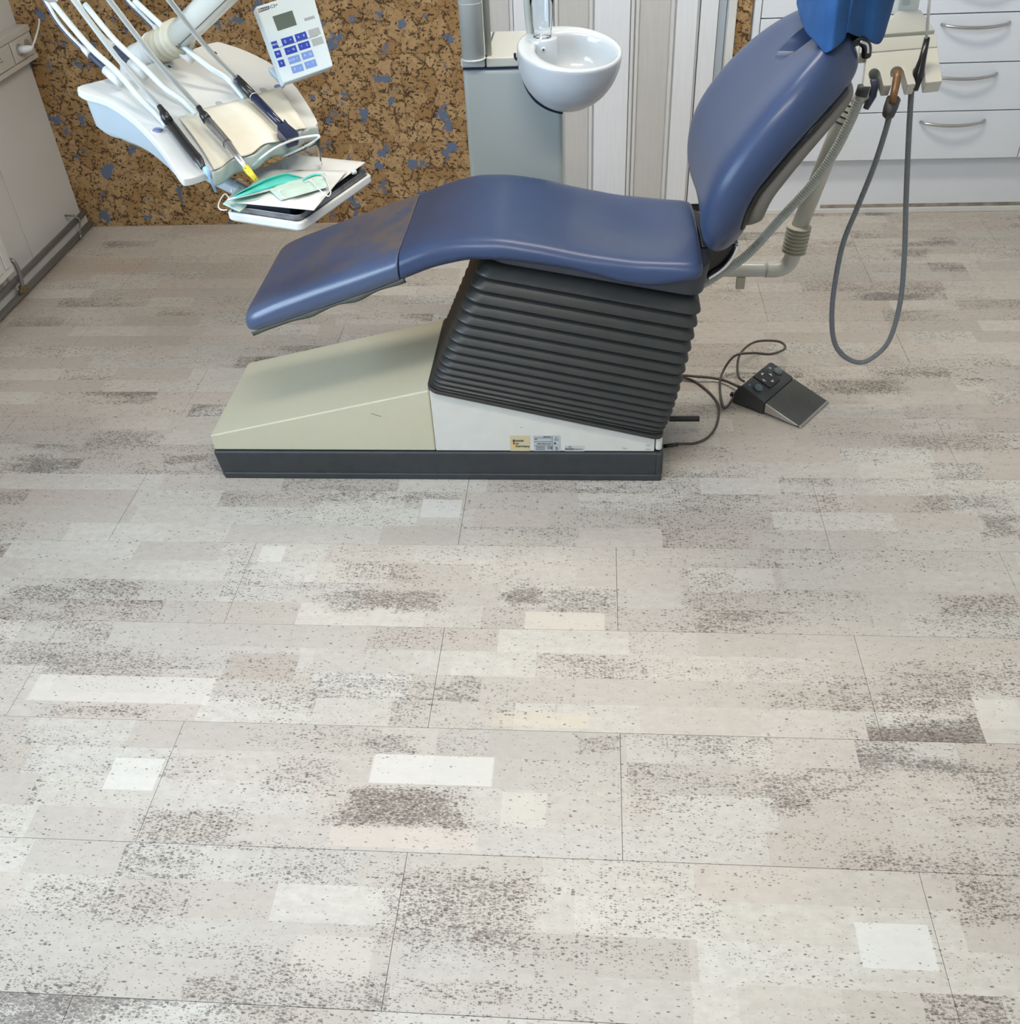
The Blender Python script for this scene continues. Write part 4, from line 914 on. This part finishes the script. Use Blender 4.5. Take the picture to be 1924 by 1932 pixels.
mk('body', *tube(inst([(390, 225, .022), (410, 249, .020), (430, 272, .019), (432, 275, .019), (445, 292, .018), (466, 319, .016)], .006), [.0100, .0105, .0098, .0090, .0072, .0064], 18), STEEL, i2, smooth=True)
mk('joint', *tube(inst([(429, 271.5, .019), (430, 273, .019)], .006), .0102, 18), INK, i2, smooth=True)
mk('tip', *tube(inst([(464, 316, .016), (470, 324, .014), (476, 331, .010), (484, 340, .004)], .006), [.0074, .0074, .006, .005], 14), YELLOW, i2, smooth=True, label='yellow tip with black band marks')
for q in range(7):
    t = q / 6; px_, py_ = 465 + 19 * t + (3 if q % 2 else -2), 318 + 21 * t; c_ = Uq(px_, py_, .027 - .014 * t)
    mk('band_mark', *lathe([(.0012, 0), (.0015, .0006)], c_, nU, 6), INK, i2)
i3 = thing('navy_handpiece', 'navy blue spray handpiece with square head, rightmost on the instrument table', 'dental instrument', Uq(490, 195, .02))
mk('body', *tube(inst([(447, 148, .03), (454, 157, .028), (478, 182, .022), (505, 209, .018), (530, 235, .016)], .006), [.0085, .0105, .0105, .0095, .0075], 18), NAVY, i3, smooth=True)
mk('grip', *tube(inst([(446.5, 147.5, .03), (457, 160, .0275), (479, 183, .022)], .006), [.0088, .0108, .0108], 18), BLACK, i3, smooth=True)
mk('joint', *tube(inst([(479, 183, .022), (480, 184, .022)], .006), .0110, 18), STEEL, i3, smooth=True)
hd = [Uq(x, y, .030) for x, y in [(523, 232), (534, 231), (535, 224), (538, 225), (544, 233), (560, 246), (564, 252), (562, 258), (542, 264), (530, 250), (523, 243)]]
mk('head', *prism(hd, -nU * .020), NAVY, i3, bevel=.003)
# feed hoses: from each handpiece up and back to the whip arms above the frame
def far(x, y, z): return atz(x, y, z)
for (hp, (x0, y0), (x1, y1), zt_) in ((i1, (301, 201), (130, -12), 1.22), (i2, (375, 203), (197, -12), 1.24), (i3, (447, 148), (310, -12), 1.24)):
    a = Uq(x0, y0, .033); b_ = far(x1, y1, zt_); m_ = lerp(a, b_, .5) + V((0, 0, -.012))
    mk('supply_tube', *ctube([a, m_, b_, b_ + (b_ - m_) * .3], .0056, 8, 10), TUBEW, hp, smooth=True)
# whip arms with springs and sleeves, and the hoses that run from them into the grooves
W_ = [
 dict(a=[(72, -20), (90, 8), (108, 38), (130, 65), (155, 90)], s1=((154, 89), (170, 104)), sp=((170, 103), (201, 131)), s2=((199, 132), (229, 156)), h=[(229, 157), (262, 183), (290, 210), (315, 238)]),
 dict(a=[(138, -20), (152, 12), (170, 38), (185, 58), (201, 76)], s1=((200, 75), (216, 91)), sp=((215, 89), (246, 118)), s2=((245, 119), (276, 142)), h=[(276, 140), (310, 165), (345, 190), (371, 217)]),
 dict(a=[(225, -20), (245, 5), (268, 28), (290, 50)], s1=((289, 49), (305, 64)), sp=((304, 63), (335, 91)), s2=((333, 91), (363, 112)), h=[(363, 111), (395, 127), (430, 150), (462, 187)])]
for k, q in enumerate(W_):
    def up(x, y, o_=0.0):  # arms rise away from the top cover
        t_ = max(0.0, min(1.0, (190 - y) / 210)); return Uq(x, y, .012 + .13 * t_ ** 1.5 + o_)
    mk('whip_arm', *ctube([up(x, y) for x, y in q['a']], .0042, 6, 10), TUBEW, du, smooth=True)
    mk('whip_cord', *ctube([up(x - 3, y + 3) for x, y in q['a']], .0022, 6, 8), SPRING, du, smooth=True)
    mk('sleeve', *tube([up(*q['s1'][0]), up(*q['s1'][1])], [.0055, .0085], 14), UNITW, du, smooth=True)
    mk('spring', *ribbed([up(*q['sp'][0]), lerp(up(*q['sp'][0]), up(*q['sp'][1]), .5), up(*q['sp'][1])], .0078, 6, 12, .0008, .004), SPRING, du, smooth=True, label='dark ribbed bending spring')
    mk('sleeve', *tube([up(*q['s2'][0]), lerp(up(*q['s2'][0]), up(*q['s2'][1]), .5), up(*q['s2'][1])], [.0105, .0118, .0125], 16), UNITW, du, smooth=True)
    hh = [up(x, y, .012) for x, y in q['a'][:1]] 
    mk('hose', *ctube([up(q['a'][1][0] + 8, q['a'][1][1] - 4, .012), up(q['s1'][0][0] + 14, q['s1'][0][1] - 2, .014), up(q['s2'][0][0] + 20, q['s2'][0][1] + 2, .016), up(*q['h'][1], .012), up(*q['h'][2], .004), Uq(*q['h'][3], .003)], [.0068] * 41, 8, 12), TUBEW, du, smooth=True)
for (x, y) in ((92, 6), (150, 2)):
    p = Uq(x, y, .15); mk('arm_clip', *obox(p, V((.022, .004, .0)), V((-.008, -.02, .012)), V((0, .004, .022))), UNITW, du, bevel=.003)
# big support arm behind the unit
s0 = Uq(262, 118, -.03); s0 = atz(262, 112, .96)
sa = [atz(249, 134, .95), atz(254, 112, .985), atz(272, 101, 1.01), atz(300, 90, 1.03)]
mk('arm_elbow', *ctube(sa, [.029] * 25, 8, 20), UNITW, du, smooth=True)
q0, q1 = atz(290, 93, 1.022), atz(340, 68, 1.065)
d_ = (q1 - q0).normalized(); LQ = (q1 - q0).length; pts, rr = [], []
for i in range(49):
    t = i / 48; pts.append(q0 + d_ * (LQ * t)); rr.append((.0325 + .004 * t) + .0045 * math.cos(t * 2 * math.pi * 5) if 0 < i < 48 else .028)
mk('arm_boot', *tube(pts, rr, 24), BELLW, du, smooth=True)
mk('arm_collar', *tube([q0 + d_ * .004, q0 + d_ * .012], .038, 24), UNITW, du, smooth=False, bevel=.002)
p1 = lerp(q0, q1, .92); p2 = atz(437, -30, 1.20)
mk('support_arm', *tube([p1, lerp(p1, p2, .5), p2, p2 + (p2 - p1) * .5], [.0295, .030, .030, .030], 28), BEIGEW, du, smooth=True, label='thick pale support arm')
ad = (p2 - p1).normalized(); vw = (CAM - lerp(p1, p2, .25)).normalized(); sd = ad.cross(vw).normalized(); vw2 = sd.cross(ad).normalized(); vw2 = vw2 if vw2.dot(CAM - p1) > 0 else -vw2
dn = sd if sd.z < 0 else -sd
off_ = vw2 * .0275 + dn * .0130
mk('arm_seam', *tube([p1 + ad * .03 + off_, p2 + off_], .0008, 6), INK, du)
text('2', p1 + ad * .02 + off_ * 1.01, -dn * -1, ad, .024, INK, du)

# keypad
kn = V((.10, -.72, .68)).normalized(); k0 = Uq(540, 150, 0.02)
k0 = atz(541, 154, .985)
def Kq(x, y, h_=0.0): d = ray(x, y); p0 = k0 + kn * h_; return CAM + d * ((p0 - CAM).dot(kn) / d.dot(kn))
kx = (Kq(629, 124) - Kq(541, 156)).normalized(); ky = (Kq(482, 12) - Kq(541, 156)).normalized()
kp = mk('keypad', *prism([Kq(x, y) for x, y in [(482, 12), (588, -22), (629, 124), (535, 157)]], -kn * .014 - kx * .010), KEYW, du, bevel=.003, seg=3, label='grey-white control panel with blue keys')
mk('keypad_bracket', *prism([Kq(x, y, -.024) for x, y in [(503, 128), (520, 124), (538, 145), (530, 156)]], -kn * .03), UNITB, du, bevel=.003)
S_ = 200 / 1924.0
def KK(cx_, cy_, h_=0.0004): return Kq(460 + cx_ * S_, cy_ * S_, h_)
def kquad(pts, m, nm, h_=.0006): return mk(nm, *prism([KK(x, y, h_) for x, y in pts], -kn * .0008), m, kp)
kquad([(518, 300), (875, 188), (962, 448), (615, 562)], LCD, 'display')
def cell(o, w__, h__, x, y): return (o[0] + w__[0] * x + h__[0] * y, o[1] + w__[1] * x + h__[1] * y)
def key(pts, m, labs):
    kquad(pts, m, 'key')
    for (fx, bd) in labs:
        a, b_, c_, d__ = pts; cx_ = a[0] + (b_[0] - a[0]) * fx + (d__[0] - a[0]) * .5; cy_ = a[1] + (b_[1] - a[1]) * fx + (d__[1] - a[1]) * .5
        text(bd, KK(cx_, cy_, .0008), kx, ky, .0075, INKW, kp)
WX, WY = (215, -62), (0, 0)
def kk(x, y, w__, m, labs): key([(x, y), (x + w__[0], y + w__[1]), (x + w__[0] + 42, y + w__[1] + 122), (x + 42, y + 122)], m, labs)
kk(667, 708, (212, -62), BTN, [(.28, '[]'), (.75, '>')]); kk(914, 630, (205, -64), BTN, [(.28, '5'), (.75, '0')]); kk(1157, 550, (200, -60), BTNG, [])
kk(728, 880, (206, -64), BTN, [(.28, '~'), (.75, '%')]); kk(973, 798, (200, -64), BTN, [(.28, '1'), (.75, '2')]); kk(1218, 718, (195, -62), BTNG, [])
kk(790, 1046, (206, -62), BTNL, [(.28, 'AUX'), (.75, '=')]); kk(1033, 966, (200, -64), BTNL, [(.28, '8'), (.75, '@')])
kk(848, 1214, (206, -62), BTNL, [(.28, '9'), (.75, 'c')]); kk(1090, 1132, (200, -64), BTNL, [(.28, '^'), (.75, '*')])
kk(487, 766, (106, -30), BTN, [(.5, 'PRG')]); kk(546, 934, (106, -30), BTN, [(.5, 'M')]); kk(610, 1102, (106, -30), BTN, [(.5, 'S')])
kquad([(252, 160), (455, 105), (468, 158), (268, 230)], DGREY, 'badge'); kquad([(252, 160), (300, 147), (316, 214), (268, 230)], mat('badge_orange', (.40, .20, .12), .5), 'badge', .0009)
text('SIRONA', KK(372, 165, .0009), kx, ky, .0055, INKW, kp); text('C3+', KK(545, 108), kx, ky, .0105, INK, kp)
kquad([(1090, 335), (1275, 278), (1288, 325), (1105, 382)], mat('strip_grey', (.28, .30, .30), .5), 'indicator')
for (a, b_) in (((610, 868), (1350, 640)), ):
    mk('print_line', *tube([KK(*a, .0005), KK(*b_, .0005)], .0004, 4), INK, kp)

# tray holder, worn tray and the things lying on it
ZTr = .80
tFL, tFR, tBR = atz(425, 403, ZTr), atz(574, 426, ZTr), atz(704, 330, ZTr)
e1 = (tFR - tFL); e1.z = 0; e1L = .196; e1 = e1.normalized(); e2 = V((-e1.y, e1.x, 0)); e2L = (tBR - tFR).dot(e2)
def TQ(u, v, h_=0.0): return tFL + e1 * (u * e1L) + e2 * (v * e2L) + V((0, 0, h_))
def rr2(u0, u1, v0, v1, h_, r=.015):
    a, b_ = TQ(u0, v0, h_), TQ(u1, v1, h_); out = []; w0, w1, l0, l1 = u0 * e1L, u1 * e1L, v0 * e2L, v1 * e2L
    for cx_, cy_, a0 in ((w1 - r, l0 + r, -90), (w1 - r, l1 - r, 0), (w0 + r, l1 - r, 90), (w0 + r, l0 + r, 180)):
        for k in range(6):
            a_ = math.radians(a0 + 18 * k); out.append(tFL + e1 * (cx_ + r * math.cos(a_)) + e2 * (cy_ + r * math.sin(a_)) + V((0, 0, h_)))
    return out
mk('tray_holder', *loft([rr2(.03, .97, .02, .98, -.018), rr2(0, 1, 0, 1, -.012), rr2(0, 1, 0, 1, .001), rr2(.012, .988, .01, .99, .004), rr2(.035, .965, .022, .978, .004, .012), rr2(.04, .96, .025, .975, -.002, .012)]), UNITW, du, smooth=False, bevel=.0015, label='white rim holding the metal tray')
mk('tray_arm', *ctube([Uq(385, 318, -.09), atz(405, 335, .83), TQ(.15, .42, -.022), TQ(.5, .5, -.022)], [.016] * 25, 8, 16), UNITB, du, smooth=True)
mt = mk('metal_tray', *loft([rr2(.045, .955, .03, .97, -.0015, .014), rr2(.045, .955, .03, .97, .0, .014), rr2(.03, .97, .02, .98, .017, .014), rr2(.036, .964, .024, .976, .0175, .013), rr2(.07, .93, .045, .955, .003, .010), rr2(.10, .90, .065, .935, .0015, .008)]), TRAYM, None, bevel=.001)
tag(mt, 'worn grey metal tray lying in the white rim beside the chair foot', 'tray')
def TZ(x, y, h_=0.0): return atz(x, y, ZTr + h_)
def sheet(name, corners, h_, amp, m, sc=18, seed=0, nu=14, nv=14, thick=.0008):
    a, b_, c_, d__ = corners
    def f(u, v):
        x = (a[0] * (1 - u) + b_[0] * u) * (1 - v) + (d__[0] * (1 - u) + c_[0] * u) * v
        y = (a[1] * (1 - u) + b_[1] * u) * (1 - v) + (d__[1] * (1 - u) + c_[1] * u) * v
        k = h_ + amp * (noise.noise(V((u * 2.3 + seed, v * 2.7, seed))) + .35 * noise.noise(V((u * 7 + seed, v * 7, 3.1))))
        return TZ(x, y, max(k, .003))
    return mk(name, *grid(f, nu, nv), m, None, smooth=True, solid=thick)
tag(sheet('paper_sheet', [(462, 330), (557, 292), (690, 306), (600, 372)], .021, .002, PAPER, seed=1), 'white paper sheet with folded right corner, lowest on the metal tray', 'paper', 'papers on the metal tray')
tag(sheet('paper_sheet', [(438, 382), (503, 320), (655, 322), (592, 397)], .030, .008, PAPER, seed=5), 'crumpled white paper towel between the sheets and the teal mask on the tray', 'paper', 'papers on the metal tray')
tag(sheet('paper_sheet', [(420, 385), (452, 352), (480, 378), (452, 400)], .020, .003, PAPERG, seed=9), 'greenish white paper scrap hanging at the left tray corner', 'paper', 'papers on the metal tray')
gr_ = sheet('paper_sheet', [(500, 352), (612, 326), (622, 352), (530, 378)], .038, .007, PAPERG, seed=12)
tag(gr_, 'small greenish tissue on top of the crumpled paper towel right of the mask', 'paper', 'papers on the metal tray')
bb = thing('instrument_box', 'low black box half under the paper at the tray front', 'box', TZ(515, 398))
B0, B1 = TZ(468, 400, .006), TZ(550, 408, .006); bx_ = B1 - B0; by_ = e2 * .055
mk('box_body', *join([obox(B0, bx_, by_, V((0, 0, .004))), obox(B0, bx_, e2 * .003, V((0, 0, .017))), obox(B0 + by_, bx_, -e2 * .003, V((0, 0, .017))), obox(B0, by_, bx_.normalized() * .003, V((0, 0, .017))), obox(B1, by_, -bx_.normalized() * .003, V((0, 0, .017)))]), mat('box_black_blue', (.010, .013, .022), .4), bb, bevel=.0008)
# teal mask with ear loops
mkx = thing('face_mask', 'teal surgical mask with white ear loops on top of the paper', 'mask', TZ(510, 355, .03))
def msk(u, v):
    tx, ty = 450 + (572 - 450) * u, 364 - 37 * math.sin(min(u * 1.25, 1) * math.pi / 2) + (8 * max(u - .75, 0) * 4)
    bx, by = 430 + (576 - 430) * u, 377 + (343 - 377) * u
    x, y = tx + (bx - tx) * v, ty + (by - ty) * v
    return TZ(x, y, .040 + .004 * math.sin(v * 9 + u * 3) + .006 * math.sin(u * 5))
mk('mask_panel', *grid(msk, 26, 14), TEAL, mkx, smooth=True, solid=.001)
mk('mask_edge', *tube([msk(i / 20, 1.0) + V((0, -.002, .001)) for i in range(21)], .0024, 6), WHITEP, mkx, smooth=True)
mk('mask_inner', *grid(lambda u, v: TZ(430 + 10 * v + (575 - 430) * u, 375 - 34 * u + (8 + 5 * math.sin(u * 3)) * v, .036 - .004 * v), 20, 4), PAPERG, mkx, smooth=True, solid=.0008)
mk('mask_fold', *grid(lambda u, v: TZ(572 + 33 * u, 338 - 6 * math.sin(u * 2.5) + v * (4 - 2 * u) - 6 * u, .040), 8, 3), TEAL, mkx, smooth=True, solid=.001)
for pth in ([(432, 373), (424, 366), (415, 378), (412, 390), (418, 396), (428, 396)], [(436, 362), (438, 348), (448, 338), (458, 340)], [(574, 343), (585, 340), (600, 355), (612, 366), (620, 370), (624, 362), (620, 350), (614, 335), (606, 328)], [(530, 357), (527, 364), (531, 371), (540, 374)]):
    mk('ear_loop', *ctube([TZ(x, y, .042) for x, y in pth], .0014, 6, 6), WHITEP, mkx, smooth=True)
# face shield
fs_ = thing('face_shield', 'clear plastic face shield with white rim leaning on the tray papers', 'face shield', TZ(560, 320, .03))
def sq(x, y, z_): return atz(x, y, ZTr + z_)
rim = cr([sq(x, y, z_) for x, y, z_ in [(471, 320, .06), (495, 296, .11), (525, 276, .125), (560, 262, .115), (592, 256, .12), (603, 256, .12)]], 6)
rim2 = cr([sq(x, y, z_) for x, y, z_ in [(603, 258, .12), (590, 268, .10), (560, 284, .08), (530, 297, .06)]], 6)
mk('rim', *tube(rim, .0026, 8), WHITEP, fs_, smooth=True); mk('rim', *tube(rim2, .0022, 8), WHITEP, fs_, smooth=True)
lowc = cr([sq(x, y, z_) for x, y, z_ in [(530, 326, .03), (560, 322, .03), (585, 316, .03), (606, 313, .03), (606, 305, .032), (600, 300, .034)]], 5)
upc = rim2[::-1]
def film(u, v):
    a = upc[min(int(u * (len(upc) - 1)), len(upc) - 1)]; b_ = lowc[min(int(u * (len(lowc) - 1) * .8), len(lowc) - 1)]; return lerp(a, b_, v)
mk('visor', *grid(film, 20, 6), SHIELD, fs_, smooth=True, solid=.0006)
ct = mk('cotton_roll', *tube([TZ(664, 326, .024), TZ(672, 324, .024)], .0045, 10), PAPER, None, smooth=True); tag(ct, 'tiny off-white cotton roll on the tray near its right rim', 'cotton roll')
